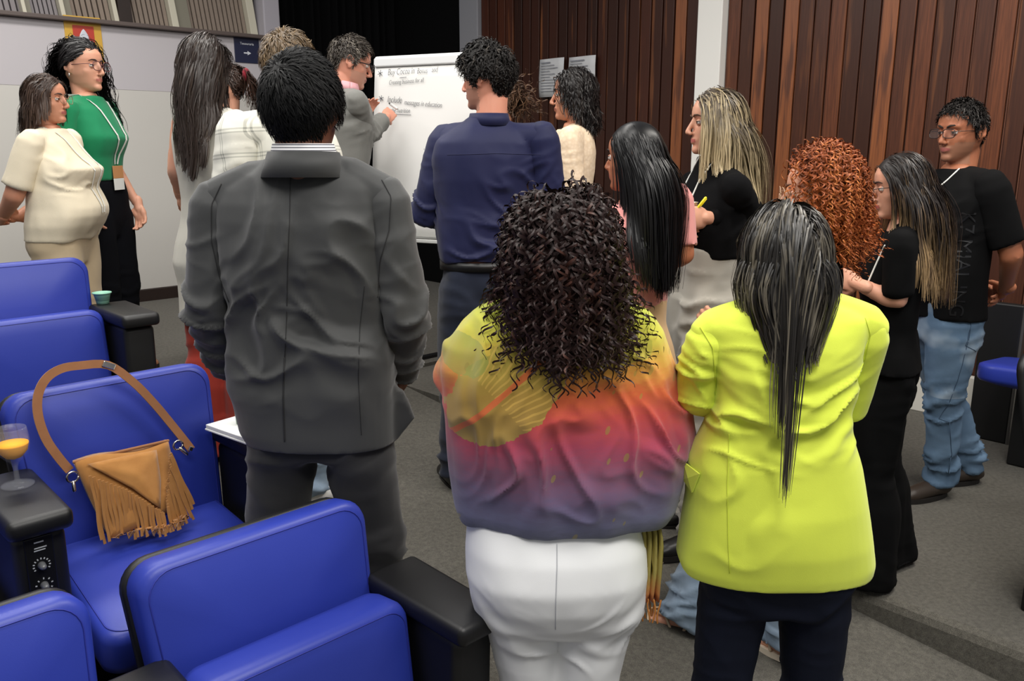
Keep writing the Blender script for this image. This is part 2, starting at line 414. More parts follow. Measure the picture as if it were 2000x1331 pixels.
put('panel', box_mesh((0, 0, 0), (.235, .012, .30), None, .002), plain('yellow_sign', rgb(214, 168, 62), .5), sg, smooth=False)
put('red_square', box_mesh((0, -.007, .015), (.135, .004, .15), None, .001), plain('red_sign', rgb(190, 60, 44), .5), sg, smooth=False)
s = Soup(); s.loft([(0, 0, -.05, .045, .002), (0, 0, -.02, .034, .002), (0, 0, .02, .026, .002), (0, 0, .045, .012, .002), (0, 0, .055, .003, .002)], 20)
s.ball((0, 0, -.056), (.014, .002, .008))
put('bell_pictogram', s.mesh(), WHITE, sg, True, (0, -.0105, .012))
def on_plank(px, py, fr=5.06):
    r = ray(px, py); t = fr/(r.x*E.x+r.y*E.y); return Vector((0, 0, CAMZ))+r*t
PAPER = plain('paper', rgb(205, 206, 208), .7)
for (px, w, lab) in ((1078, .205, 'white printed sheet taped to dark planks, left of the pair'), (1137, .21, 'white printed sheet taped to dark planks, right of the pair')):
    c = on_plank(px, 152 if px < 1100 else 149)
    sh = empty('notice_sheet', c, ANG-R(90), lab, 'notice', 'printed sheets taped to the plank wall')
    h = .29
    V = []; Fc = []
    for j in range(5):
        for i in range(5): V.append(((i/4-.5)*w*1.3, -.004-.006*math.sin(i*1.3+j), (j/4-.5)*h))
    for j in range(4):
        for i in range(4): Fc.append((j*5+i, j*5+i+1, j*5+i+6, j*5+i+5))
    o = put('sheet', mesh_from(V, Fc), PAPER, sh); o.modifiers.new('s', 'SOLIDIFY').thickness = .0006
    s = Soup(); rr = random.Random(px)
    for k in range(11):
        wl = w*1.3*rr.uniform(.35, .8); s.box((-w*.55+wl/2, -.013, h*.40-k*h*.075), (wl, .0008, .005 if k else .009))
    tag(put('printed_lines', s.mesh(), plain('grey_print', rgb(140, 142, 150), .7), sh, smooth=False), kind='stuff')
# ------------------------------------------------------------------ auditorium chairs
q = NT('blue_vinyl'); v = q.obj(); f = q.noise(v, 3, 3)[0]
q.base(q.mix(f, rgb(37, 52, 144), rgb(45, 61, 161))); q.pr(Roughness=.40, Specular_IOR_Level=.42)
q.bump(q.noise(v, 480, 2)[0], .10, .001); BLUE = q.m
SEAMB = plain('blue_seam', rgb(32, 42, 138), .6)
PEDM = plain('black_pedestal', rgb(9, 9, 11), .5, 0, 0, 8, .06, 300)
def outline(wb, wt, h, r, n=6, x_shift=0):
    """rounded trapezoid, counter-clockwise from lower left"""
    cs = [(-wb/2+r*.6, r*.6, r*.6, 180), (wb/2-r*.6, r*.6, r*.6, 270), (wt/2-r, h-r, r, 0), (-wt/2+r, h-r, r, 90)]
    out = []
    for cx, cz, rr, a0 in cs:
        for k in range(n+1):
            a = R(a0+90*k/n); out.append((cx+rr*math.cos(a), cz+rr*math.sin(a)))
    return out
def pad_mesh(wb, wt, h, t, r, puff=.02, M=None, lens=1.0):
    o = outline(wb, wt, h, r); n = len(o); cx, cz = 0, h/2
    V = []; Fc = []
    def ringp(ins, y):
        for x, z in o:
            dx, dz = x-cx, z-cz; sx = max(0, 1-ins/(wb/2)); sz = max(0, 1-ins/(h/2)); V.append((cx+dx*sx, y, cz+dz*sz))
    prof = [(.16, t*.5), (.015, t*.5), (.003, t*.42), (0, t*.25), (0, -t*.25), (.004, -t*.38), (.012, -t*.47), (.022, -t*.5), (.06, -t*.5-puff*.45), (.11, -t*.5-puff*.8), (.17, -t*.5-puff)]
    for ins, y in prof: ringp(ins, y)
    m = len(prof)
    for i in range(m-1):
        for k in range(n):
            a = i*n+k; b = i*n+(k+1) % n; Fc.append((a, b, b+n, a+n))
    Fc.append(tuple(range(n-1, -1, -1))); Fc.append(tuple((m-1)*n+k for k in range(n)))
    me = mesh_from(V, Fc)
    if M is not None: me.transform(M)
    return me, [(x*(1-.018/(wb/2)), -t*.5+.0005, cz+(z-cz)*(1-.018/(h/2))) for x, z in o]
def chair(name_label, pos, rz, folded=True, group='blue auditorium chairs', seat=True, tall=.90):
    root = empty('auditorium_chair', pos, rz, name_label, 'chair', group)
    TB = Matrix.Translation((0, -.03, .42)) @ Matrix.Rotation(R(-11), 4, 'X')
    me, sm = pad_mesh(.50, .545, tall-.41, .085, .06, .022, TB)
    b = put('backrest', me, BLUE, root)
    V, Fc = tube_arrays([TB @ Vector(p) for p in sm+sm[:1]], .0014, 5, cap=False); put('seam', mesh_from(V, Fc), SEAMB, b)
    me, _ = pad_mesh(.505, .550, tall-.39, .03, .062, 0, TB @ Matrix.Translation((0, .056, -.022))); put('back_shell', me, BLACKPL, root)
    if seat:
        if folded: TS = Matrix.Translation((0, -.175, .265)) @ Matrix.Rotation(R(-7), 4, 'X')
        else: TS = Matrix.Translation((0, -.03, .452)) @ Matrix.Rotation(R(97), 4, 'X') @ Matrix.Rotation(R(180), 4, 'Z') @ Matrix.Translation((0, 0, -.02))
        if folded: me, sm = pad_mesh(.50, .50, .46, .115, .05, .012, TS)
        else: me, sm = pad_mesh(.48, .50, .50, .11, .05, .012, TS)
        s_ = put('seat', me, BLUE, root)
        V, Fc = tube_arrays([TS @ Vector(p) for p in sm+sm[:1]], .0013, 5, cap=False); put('seam', mesh_from(V, Fc), SEAMB, s_)
    put('support', box_mesh((0, .0, .2), (.36, .10, .40), None, .01), PEDM, root, smooth=False)
    return root
def pod(label, pos, rz, panel=False, hgt=.72, group='black armrest pods between the chairs'):
    root = empty('armrest', pos, rz, label, 'armrest', group)
    bm = bmesh.new(); add_box(bm, (0, -.0, hgt-.025), (.155, .36, .05), None, .018, 4)
    for v_ in bm.verts:
        if v_.co.y < -.1: v_.co.x *= 1-.12*((-.1-v_.co.y)/.08)
    put('arm_pad', bm_mesh(bm), BLACKPL, root)
    bm = bmesh.new(); add_box(bm, (0, .01, (hgt-.05)/2), (.128, .31, hgt-.05), None, .022, 4)
    for v_ in bm.verts:
        if v_.co.y < 0: v_.co.x *= .9; v_.co.y += (hgt-.05-v_.co.z)*.03
    put('pedestal', bm_mesh(bm), PEDM, root)
    if panel:
        pn = put('control_panel', box_mesh((-.004, -.1435, .545), (.060, .008, .23), None, .002), plain('panel_black', rgb(12, 12, 14), .4), root, smooth=False)
        SIL = plain('silver_print', rgb(180, 184, 190), .5)
        for z, nt in ((.590, 11), (.540, 7)):
            s = Soup(); s.tube([(-.004, -.146, z), (-.004, -.160, z)], [.009, .0075], 14)
            put('knob', s.mesh(), plain('grey_knob', rgb(120, 122, 126), .4, .3), pn)
            s = Soup()
            for k in range(nt):
                a = R(-120+240*k/(nt-1)); s.box((-.004+.017*math.sin(a), -.1488, z+.017*math.cos(a)), (.0026, .001, .004), Matrix.Rotation(a, 3, 'Y'))
            tag(put('dial_marks', s.mesh(), SIL, pn, smooth=False), kind='stuff')
        for row, cnt in ((.505, 3), (.487, 2)):
            for k in range(cnt): put('button', box_mesh((-.004+(k-(cnt-1)/2)*.014, -.148, row), (.012, .004, .009), None, .002), plain('button_grey', rgb(150, 152, 156), .5), pn, smooth=False)
        s = Soup()
        s.box((-.004, -.1488, .648), (.020, .001, .003)); s.box((-.002, -.1488, .634), (.026, .001, .0025)); s.box((-.004, -.1488, .628), (.024, .001, .0025))
        s.ball((-.004, -.1488, .463), (.004, .001, .004)); s.box((-.004, -.1488, .453), (.011, .001, .004))
        tag(put('panel_print', s.mesh(), SIL, pn, smooth=False), kind='stuff')
    return root
RC = ANG
def row(corner, off, zz):       # chair origin so that its top right corner is at `corner`
    return Vector((corner[0], corner[1], 0))-E*(.272+off)+F*.065+Vector((0, 0, zz))
P1, P2, P3 = (-.385, 1.93), (-.93, 2.46), (-1.70, 3.34)
chair('blue padded auditorium chair, seat folded up, nearest in the front row', row(P1, 0, -.2), RC)
chair('blue padded auditorium chair cut off in the bottom left corner', row(P1, .63, -.2), RC)
bagc = chair('blue padded auditorium chair with its seat down under a fringed bag', row(P2, 0, 0), RC, False)
chair('blue auditorium chair cut off at the left edge beside the juice glass', row(P2, .63, 0), RC, False)
chair('blue padded auditorium chair in the farthest row behind the fringed bag', row(P3, 0, .2), RC)
chair('blue auditorium chair of the farthest row, mostly outside the left edge', row(P3, .63, .2), RC)
def pod_at(c, k, fw, zz): return Vector((c[0], c[1], 0))+E*(.05-.63*k)+F*fw+Vector((0, 0, zz))
pod('black armrest pod at the bottom centre by the white trousers', pod_at(P1, 0, .24, -.2), RC)
pod('black armrest pod cut off at the bottom edge between two front chairs', pod_at(P1, 1, .24, -.2), RC)
pod2 = pod('black armrest pod carrying the notebook beside the grey suit', pod_at(P2, 0, .24, 0), RC)
podG = pod('black armrest pod with control knobs under the juice glass', pod_at(P2, 1, .24, 0), RC, True)
pod3 = pod('black armrest pod of the farthest row with a small green cup', pod_at(P3, 0, .24, .2), RC)
# right block
chair('blue auditorium chair half hidden behind the pink t-shirt', Vector((.98, 3.98, .2)), RC, False, 'blue chairs of the right block')
RB = P(1928, 858, z=0); rb = empty('auditorium_chair', (RB.x, RB.y, 0), ANG, 'blue chair seat with black end panel behind the man in jeans', 'chair', 'blue chairs of the right block')
put('end_panel', box_mesh((0, 0, .37), (.05, .19, .74), None, .008), PEDM, rb, smooth=False)
put('panel_edge', box_mesh((0, -.10, .37), (.055, .014, .75), None, .004), plain('grey_edge', rgb(70, 68, 66), .4), rb, smooth=False)
sc = rb.matrix_basis.inverted() @ P(2035, 735, z=.47); me, _ = pad_mesh(.50, .46, .46, .085, .16, .025, Matrix.Translation(sc) @ Matrix.Rotation(R(6), 4, 'Y') @ Matrix.Rotation(R(90), 4, 'X') @ Matrix.Translation((0, 0, -.23)))
put('seat', me, BLUE, rb)
put('support', box_mesh((sc.x+.1, sc.y, .2), (.2, .2, .4), None, .01), PEDM, rb, smooth=False)
NR = P(1985, 1000, Y=2.75)
nr = chair('blue chair with black shell cut off at the right edge', Vector((NR.x+.125, NR.y-.12, 0)), RC-R(12), True, 'blue chairs of the right block')
# ------------------------------------------------------------------ small things on the pods
def lathe(prof, n=28):
    V = []; Fc = []
    for r, z in prof:
        for k in range(n): a = 2*math.pi*k/n; V.append((r*math.cos(a), r*math.sin(a), z))
    for i in range(len(prof)-1):
        for k in range(n): a = i*n+k; b = i*n+(k+1) % n; Fc.append((a, b, b+n, a+n))
    Fc.append(tuple(range(n-1, -1, -1))); Fc.append(tuple((len(prof)-1)*n+k for k in range(n)))
    return mesh_from(V, Fc)
q = NT('clear_glass'); q.base(rgb(225, 228, 236)); q.pr(Roughness=.03, Alpha=.07, Specular_IOR_Level=.9); GLASS = q.m
def pod_top(p, hgt=.72): return Vector(p.location)+Vector((0, 0, hgt))
gp = P(35, 948, z=.722)
gl = empty('juice_glass', gp, 0, 'stemmed glass of orange juice standing on the left armrest pod', 'glass')
gprof = [(.036, 0), (.037, .003), (.012, .009), (.006, .014), (.0055, .045), (.009, .058), (.022, .070), (.034, .086), (.038, .105), (.0375, .125), (.035, .145), (.0338, .147), (.0355, .125), (.036, .105), (.032, .088), (.02, .073), (.004, .066), (.001, .066)]
put('bowl', lathe(gprof, 36), GLASS, gl)
q = NT('orange_juice'); q.base(rgb(255, 176, 8)); q.pr(Roughness=.5, Specular_IOR_Level=.1)
put('juice', lathe([(.001, .0665), (.0185, .0735), (.0308, .088), (.0352, .104), (.0352, .108), (.001, .108)], 36), q.m, gl)
def cup(pos, lab, r=.033, h=.045, colr=rgb(150, 205, 180)):
    c_ = empty('plastic_cup', pos, 0, lab, 'cup')
    put('cup_body', lathe([(r*.7, 0), (r*.78, h*.4), (r, h), (r*1.08, h), (r*1.08, h-.004), (r*.98, h-.005), (r*.94, h-.006), (r*.7, .004), (.002, .004)]), plain('pale_green_plastic'+str(h), colr, .4), c_)
cup(P(201, 593, z=.921), 'small pale green plastic cup on the far armrest pod')
nb = empty('notebook', P(516, 844, z=.7215), ANG-R(90)+R(8), 'white spiral pad lying on the armrest beside the grey suit', 'notebook')
put('cover', box_mesh((0, 0, .004), (.29, .20, .006), None, .002), plain('paper_white', rgb(236, 238, 236), .6), nb, smooth=False)
put('pages', box_mesh((0, .0, .013), (.285, .195, .012), None, .002), plain('paper_white', rgb(236, 238, 236), .6), nb, smooth=False)
cup(P(478, 826, z=.741), 'sage green tumbler on the white notebook behind the grey suit', .034, .10, rgb(132, 158, 128))
# ------------------------------------------------------------------ fringed suede bag on the chair
q = NT('suede'); v = q.obj(); f = q.noise(v, 22, 4)[0]; g = q.noise(v, 900, 2)[0]
q.base(q.mix(f, rgb(158, 106, 54), rgb(192, 138, 78))); q.pr(Roughness=.95, Sheen_Weight=.35, Specular_IOR_Level=.1); q.bump(g, .35, .002); SUEDE = q.m
q = NT('suede_strap'); v = q.obj(); f = q.noise(v, 22, 4)[0]
q.base(q.mix(f, rgb(138, 92, 60), rgb(164, 114, 76))); q.pr(Roughness=.8, Sheen_Weight=.2, Specular_IOR_Level=.2); STRAP = q.m
METAL = plain('silver_metal', rgb(205, 200, 190), .22, 1.0)
bag = empty('fringed_bag', Vector(bagc.location)-E*.072-F*.009+Vector((0, 0, .060)), RC, 'tan suede bag with long fringe and strap resting on a blue seat', 'bag')
# bag-local: x along the row, y to the back, z up; leans against the backrest
def by(z): return -.118+(z-.48)*.20-.02-max(0, .58-z)*.35  # front plane of the leaning bag
def bp(u, v_): return Vector((u, by(v_), v_))
TL, TR, BR, BL = (-.085, .678), (.155, .672), (.165, .51), (-.045, .478)
V = []; Fc = []; nu, nv = 14, 10
for side in (0, 1):
    for j in range(nv+1):
        for i in range(nu+1):
            s_, t_ = i/nu, j/nv
            u = (TL[0]*(1-s_)+TR[0]*s_)*t_+(BL[0]*(1-s_)+BR[0]*s_)*(1-t_)
            w = (TL[1]*(1-s_)+TR[1]*s_)*t_+(BL[1]*(1-s_)+BR[1]*s_)*(1-t_)
            th = .004+.032*(math.sin(math.pi*s_)**.5)*(1-t_**2*.85)*min(1, .25+3*t_)
            p = bp(u, w); p.y += (-th-.012 if side == 0 else .004); p.z += .006*math.sin(s_*7)*t_
            V.append(p)
n1 = (nu+1)*(nv+1)
for j in range(nv):
    for i in range(nu):
        a = j*(nu+1)+i; Fc.append((a, a+1, a+nu+2, a+nu+1)); Fc.append((a+n1, a+n1+nu+1, a+n1+nu+2, a+n1+1))
bord = [i for i in range(nu+1)]+[(j*(nu+1)+nu) for j in range(1, nv+1)]+[nv*(nu+1)+i for i in range(nu-1, -1, -1)]+[j*(nu+1) for j in range(nv-1, 0, -1)]
for a, b in zip(bord, bord[1:]+bord[:1]): Fc.append((a, a+n1, b+n1, b))
bodyb = put('bag_body', mesh_from(V, Fc), SUEDE, bag)
bm = bmesh.new()            # zip edge
Vz, Fz = tube_arrays([bp(*TL)+Vector((0, -.012, 0)), bp(*TR)+Vector((0, -.012, .004))], .0045, 8); put('zip_edge', mesh_from(Vz, Fz), STRAP, bodyb)
# pointed flap
apex = (.085, .525); fl = [(-.06, .670), (.03, .668), (.115, .664), (.105, .59), apex, (.03, .59)]
V = [bp(*p)+Vector((0, -.050+(.022 if p[1] > .66 else 0), 0)) for p in fl]; cen = sum(V, Vector())/len(V)+Vector((0, -.012, 0))
V2 = V+[cen]; Fc = [(i, (i+1) % 6, 6) for i in range(6)]
o = put('flap', mesh_from(V2, Fc), SUEDE, bag); sd = o.modifiers.new('s', 'SUBSURF'); sd.levels = sd.render_levels = 2; sd.subdivision_type = 'SIMPLE'; o.modifiers.new('t', 'SOLIDIFY').thickness = .003
def strip(pts, w, nrm=Vector((0, -1, 0)), th=.0016):
    V = []; Fc = []
    for i, p in enumerate(pts):
        t = (pts[min(i+1, len(pts)-1)]-pts[max(i-1, 0)]).normalized(); s_ = t.cross(nrm)
        s_ = s_.normalized()*w/2 if s_.length > 1e-5 else Vector((w/2, 0, 0)); nn = nrm*th
        V += [p-s_, p+s_, p+s_+nn, p-s_+nn]
    for i in range(len(pts)-1):
        for k in range(4): a = i*4+k; b = i*4+(k+1) % 4; Fc.append((a, b, b+4, a+4))
    return V, Fc+[(3, 2, 1, 0), tuple(len(pts)*4-4+k for k in range(4))]
rr = random.Random(3)
edge_l = [(-.068, .652), (.012, .595), (.07, .535), (.085, .518)]; edge_r = [(.138, .66), (.128, .61), (.115, .575), (.10, .53)]
def along(e, t): 
    t *= len(e)-1; i = min(int(t), len(e)-2); f_ = t-i; return (e[i][0]*(1-f_)+e[i+1][0]*f_, e[i][1]*(1-f_)+e[i+1][1]*f_)
for k in range(50):
    left = k < 28; t = (k/27) if left else (k-28)/21
    u, w = along(edge_l if left else edge_r, t)
    L = (.185-.085*t if left else .175-.05*t)*rr.uniform(.92, 1.08)
    pts = []; x, z = u, w; bend = rr.uniform(-.02, .02)+(0.015 if left else .22*(1-t)+.05)
    y = by(w)-.058-rr.uniform(0, .010)
    for i in range(8):
        pts.append(Vector((x, y, z))); st = L/7
        if z > .486: z -= st*.97; x += st*(bend+.08*math.sin(i*1.2+k)); y -= st*.10
        else: y -= st*.75; x += st*(.5*math.sin(k*2.1)); z = .486+.004*rr.random()
    Vv, Ff = strip(pts, .0070); put('fringe', mesh_from(Vv, Ff), SUEDE, bodyb, smooth=False)
# strap
sp = [(-.098, .650), (-.125, .70), (-.150, .76), (-.160, .83), (-.150, .89), (-.118, .935), (-.07, .957), (-.01, .958), (.045, .945), (.10, .88), (.145, .80), (.185, .715), (.212, .655), (.226, .622)]
sp = [(u*(.78 if u < 0 else 1.0)-.016*(u < 0), .65+(w-.65)*.84) for u, w in sp]
pts = []
for i in range(len(sp)-1):
    for k in range(4):
        t = k/4; p0, p1, p2, p3 = [sp[min(max(j, 0), len(sp)-1)] for j in (i-1, i, i+1, i+2)]
        pts.append(tuple(.5*((2*b)+(-a+c_)*t+(2*a-5*b+4*c_-d)*t*t+(-a+3*b-3*c_+d)*t**3) for a, b, c_, d in zip(p0, p1, p2, p3)))
pts.append(sp[-1])
pp = [Vector((u, -.112+(w-.48)*.20-.008, w)) for u, w in pts]
V, Fc = strip(pp, .022, Vector((0, -.97, .2)), .004); put('strap', mesh_from(V, Fc), STRAP, bag, smooth=False)
def ring(c, r, rr_, name, par):
    V, Fc = tube_arrays([Vector(c)+Vector((r*math.cos(a), 0, r*math.sin(a))) for a in [2*math.pi*k/14 for k in range(15)]], rr_, 6, cap=False); put(name, mesh_from(V, Fc), METAL, par)
ring((-.098, by(.65)-.022, .645), .014, .0028, 'strap_ring', bag); ring((.178, by(.66)-.02, .660), .013, .0028, 'strap_ring', bag)
s = Soup(); s.tube([(-.098, by(.65)-.024, .632), (-.10, by(.62)-.026, .612)], .0045, 8); put('clasp', s.mesh(), METAL, bag)
s = Soup(); s.tube([(.182, by(.66)-.022, .65), (.197, by(.64)-.022, .630)], .0045, 8); put('clasp', s.mesh(), METAL, bag)
put('strap_buckle', box_mesh((.046, -.112+.42*.2-.014, .898), (.034, .006, .016), Matrix.Rotation(R(28), 3, 'Y'), .002), METAL, bag, smooth=False)
put('strap_buckle', box_mesh((.222, -.112+.14*.2-.014, .632), (.012, .006, .014), Matrix.Rotation(R(28), 3, 'Y'), .002), METAL, bag, smooth=False)
# ------------------------------------------------------------------ flipchart
fx = Vector((.903, -.43, 0)).normalized(); tl = P(708, 104, Y=5.0)
fr_ang = math.atan2(fx.y, fx.x)
HB = 1.03; WB = .72
fc = empty('flipchart', (tl.x+fx.x*WB/2, tl.y+fx.y*WB/2, floor_z(tl.x+fx.x*WB/2, tl.y+fx.y*WB/2)), fr_ang, 'white flipchart easel with handwritten notes beside the man writing', 'flipchart')
ztop = tl.z-fc.location.z; TT = Matrix.Translation((0, 0, ztop-HB)) @ Matrix.Rotation(R(-6), 4, 'X')
def fput(name, me, mat, par=None, smooth=False): me.transform(TT); return put(name, me, mat, par or fc, smooth)
PADW = plain('flip_paper', rgb(232, 231, 228), .6, 0, .015, 3)
fput('board', box_mesh((0, .02, HB/2), (WB, .025, HB), None, .012, 3), plain('board_white', rgb(226, 227, 226), .4))
# paper pad with gentle waves
V = []; Fc = []; n = 16
for j in range(n+1):
    for i in range(n+1):
        x = (i/n-.5)*(WB-.03); z = .015+(HB-.085)*j/n
        V.append((x, .002-.006*(1-j/n)*(.6+.4*math.sin(i*.7+j*.9)), z))
for j in range(n):
    for i in range(n): a = j*(n+1)+i; Fc.append((a, a+1, a+n+2, a+n+1))
me = mesh_from(V, Fc); pad_o = fput('paper_pad', me, PADW, None, True); pad_o.modifiers.new('s', 'SOLIDIFY').thickness = -.004
fput('clamp_bar', box_mesh((0, -.004, HB-.04), (WB-.02, .022, .05), None, .008, 3), plain('clamp_white', rgb(216, 217, 218), .35))
def line(s, x, z, size, rot, parent): 
    me = text_mesh(s, size, .25, .0004, 'LEFT', size*.016); me.transform(Matrix.Diagonal((.66, 1, 1, 1))); xf(me, ST); me.transform(Matrix.Rotation(R(rot), 4, 'Y')); me.transform(Matrix.Translation((x, -.0095, z))); me.transform(TT)
    tag(put('handwriting', me, INK, parent, False), kind='stuff')
x0 = -WB/2
for s_, x, z, sz, rt in (('Buy Cocoa in', .105, HB-.112, .050, -1), ('Bonus', .300, HB-.110, .042, -1), ('and', .395, HB-.106, .042, -1), ('Creating business for all', .115, HB-.165, .036, -2), ('Include', .105, HB-.262, .052, 4), ('messages in education', .220, HB-.277, .042, 5), ('on the nutrition', .10, HB-.318, .038, 2)):
    line(s_, x0+x, z, sz, rt, pad_o)
for x, z in ((.055, HB-.100), (.065, HB-.240), (.075, HB-.365)):
    s = Soup()
    for a in (0, 60, 120): s.box((x0+x, -.0095, z), (.003, .001, .036), Matrix.Rotation(R(a+10), 3, 'Y'))
    fput('asterisk', s.mesh(), INK, pad_o)
for (x, z, w, rt) in ((.21, HB-.128, .045, -3), (.215, HB-.332, .11, 3)): fput('underline', box_mesh((x0+x, -.0095, z), (w, .001, .0025), Matrix.Rotation(R(rt), 3, 'Y')), INK, pad_o)
GREY_T = plain('easel_grey', rgb(120, 122, 126), .4, .5)
for sx in (-1, 1):
    V, Fc = tube_arrays([(sx*.26, .02, ztop-HB+.05), (sx*.36, -.02, .01)], .013, 10); put('leg', mesh_from(V, Fc), GREY_T, fc)
V, Fc = tube_arrays([(0, .06, ztop-HB+.5), (0, .55, .01)], .013, 10); put('leg', mesh_from(V, Fc), GREY_T, fc)
fput('pen_tray', box_mesh((0, -.03, -.01), (WB, .06, .02), None, .004), plain('tray_white', rgb(214, 215, 212), .5))
# ------------------------------------------------------------------ people: engine
def interp_keys(keys, z):
    zs = [k[0] for k in keys]; return [float(np.interp(z, zs, [k[i] for k in keys])) for i in range(1, len(keys[0]))]
#          z    halfwidth front back
MALE = [(.76, .150, .10, .10), (.86, .172, .105, .125), (.97, .165, .11, .112), (1.06, .158, .11, .10), (1.17, .162, .115, .10), (1.27, .176, .12, .112),
        (1.355, .180, .108, .11), (1.405, .165, .085, .10), (1.445, .115, .06, .085), (1.475, .075, .05, .07), (1.50, .062, .045, .062)]
FEMALE = [(.76, .160, .09, .10), (.86, .182, .095, .13), (.97, .166, .10, .112), (1.06, .136, .095, .09), (1.17, .142, .105, .09), (1.265, .158, .13, .10),
          (1.355, .155, .10, .10), (1.405, .140, .075, .09), (1.445, .098, .05, .078), (1.475, .064, .045, .062), (1.50, .053, .04, .055)]
FACE_F = [(-.119, .048), (-.112, .070), (-.10, .080), (-.085, .081), (-.06, .084), (-.03, .085), (-.005, .083), (.012, .085), (.03, .092), (.055, .089), (.08, .076), (.098, .056), (.112, .030), (.119, .008)]
HEAD_B = [(-.119, .035), (-.10, .050), (-.08, .062), (-.055, .078), (-.03, .092), (0, .101), (.03, .101), (.06, .092), (.085, .075), (.102, .050), (.112, .030), (.119, .008)]
HEAD_W = [(-.119, .018), (-.112, .030), (-.10, .042), (-.08, .055), (-.055, .065), (-.03, .071), (0, .0755), (.03, .0765), (.055, .073), (.08, .061), (.098, .046), (.112, .026), (.119, .006)]
def fast_mesh(V, quads, tris=None):
    me = bpy.data.meshes.new('m'); V = np.asarray(V, np.float32)
    me.vertices.add(len(V)); me.vertices.foreach_set('co', V.ravel())
    quads = np.asarray(quads, np.int32); nq = len(quads)
    me.loops.add(nq*4); me.loops.foreach_set('vertex_index', quads.ravel())
    me.polygons.add(nq); me.polygons.foreach_set('loop_start', np.arange(nq, dtype=np.int32)*4)
    try: me.polygons.foreach_set('loop_total', np.full(nq, 4, np.int32))
    except Exception: pass
    me.update(calc_edges=True); me.validate(); return me
class Fig:
    def __init__(s, label, head_px, Y, hd, skin_c, sex='f', H=None, zf=None, sw=None, wide=1.0, hip=1.0, waist=1.0, belly=0.0, bust=0.0,
                 yaw=0.0, pitch=0.0, roll=0.0, lean=(0, 0), hs=1.0, arms=None, feet=None, hands=None, tag_label=None, hair_h=.012, origin=None):
        w = P(head_px[0], head_px[1], Y=Y)
        s.X, s.Y = (w.x, w.y) if origin is None else origin
        s.z = floor_z(s.X, s.Y) if zf is None else zf
        s.H = (w.z-s.z-hair_h) if H is None else H; s.k = s.H/1.75; s.hd = R(hd); s.sex = sex
        s.root = empty('person', (s.X, s.Y, s.z), s.hd, label, 'person'); s.root.empty_display_size = .2
        s.base = MALE if sex == 'm' else FEMALE
        s.sw = sw or (.185 if sex == 'm' else .158)
        s.wide, s.hipm, s.waistm, s.belly, s.bust, s.lean = wide, hip, waist, belly, bust, lean
        s.hs = hs*(1.0 if sex == 'm' else .97)/max(.93, s.k)*1.0
        s.piv = s.sh(Vector((0, -.015, 1.50)))
        HM = Matrix.Translation(s.piv) @ Matrix.Rotation(R(yaw), 4, 'Z') @ Matrix.Rotation(R(pitch), 4, 'X') @ Matrix.Rotation(R(roll), 4, 'Y')
        s.HM = HM @ Matrix.Translation((0, .005, 1.75-.119*s.hs-1.50)) @ Matrix.Scale(s.hs, 4)
        s.skin = skin_c
        sw_ = s.sw*wide
        A = arms or {}
        s.sh_l = Vector(A.get('sl', s.sh(Vector((-sw_, -.01, 1.405))))); s.sh_r = Vector(A.get('sr', s.sh(Vector((sw_, -.01, 1.405)))))
        dl = Vector((-sw_-.03, -.01, 1.11)); 
        s.el = Vector(A.get('el', (-sw_-.035, -.025, 1.11))); s.er = Vector(A.get('er', (sw_+.035, -.025, 1.11)))
        s.wl = Vector(A.get('wl', (-sw_-.04, .05, .86))); s.wr = Vector(A.get('wr', (sw_+.04, .05, .86)))
        s.hands = hands or {}
        f = feet or {}
        s.fl = f.get('l', (-.095, 0, 0)); s.fr = f.get('r', (.095, 0, 0))   # x, y, toe-out degrees
    def sh(s, p):       # lean above the hips
        t = max(0, p.z-.95); return Vector((p.x+s.lean[0]*t, p.y+s.lean[1]*t, p.z))
    def loc(s, w):      # world -> normalized local
        d = Vector(w)-Vector((s.X, s.Y, s.z)); d.rotate(Matrix.Rotation(-s.hd, 3, 'Z')); return d/s.k
    def px(s, x, y, dY=0.0): return s.loc(P(x, y, Y=s.Y+dY))
    def ring(s, z, off=0.0, fl=1.0):
        hw, f, b = interp_keys(s.base, z)
        wmul = s.wide*float(np.interp(z, [.76, .9, 1.06, 1.2, 1.3], [s.hipm, s.hipm, s.waistm, (1+s.waistm)/2, 1.0])) if z < 1.42 else 1+(s.wide-1)*max(0, (1.5-z)/.08)
        g = math.exp(-((z-1.04)/.11)**2); gb = math.exp(-((z-1.255)/.06)**2)
        f = f*(wmul**.7)+s.belly*g+s.bust*gb; b = b*(wmul**.7)
        hw = hw*wmul
        c = s.sh(Vector((0, (f-b)/2, z)))
        return (c.x, c.y, z, (hw+off)*fl, ((f+b)/2+off)*fl, 2.4)
    def limb(s, soup, side, r, upto=1.0, off=0.0, mid=0.0, flare=0.0):
        S, Eb, W = (s.sh_l, s.el, s.wl) if side == 'l' else (s.sh_r, s.er, s.wr)
        pts = []; rad = []
        for i in range(6): t = i/5; pts.append(S.lerp(Eb, t)); rad.append((r[0]*(1-t)+r[1]*t)+off)
        for i in range(1, 7): t = i/6; pts.append(Eb.lerp(W, t)); rad.append((r[1]*(1-t)**1.3+r[2]*(1-(1-t)**1.3))+off)
        L1, L2 = (Eb-S).length, (W-Eb).length; cut = upto*(L1+L2); acc = 0; P_ = [pts[0]]; R_ = [rad[0]]
        for a, b, rb in zip(pts, pts[1:], rad[1:]):
            l = (b-a).length
            if acc+l >= cut:
                P_.append(a.lerp(b, (cut-acc)/max(l, 1e-6))); R_.append(rb+flare); break
            acc += l; P_.append(b); R_.append(rb)
        soup.tube(P_, R_, 18, endflat=upto < 1.0)
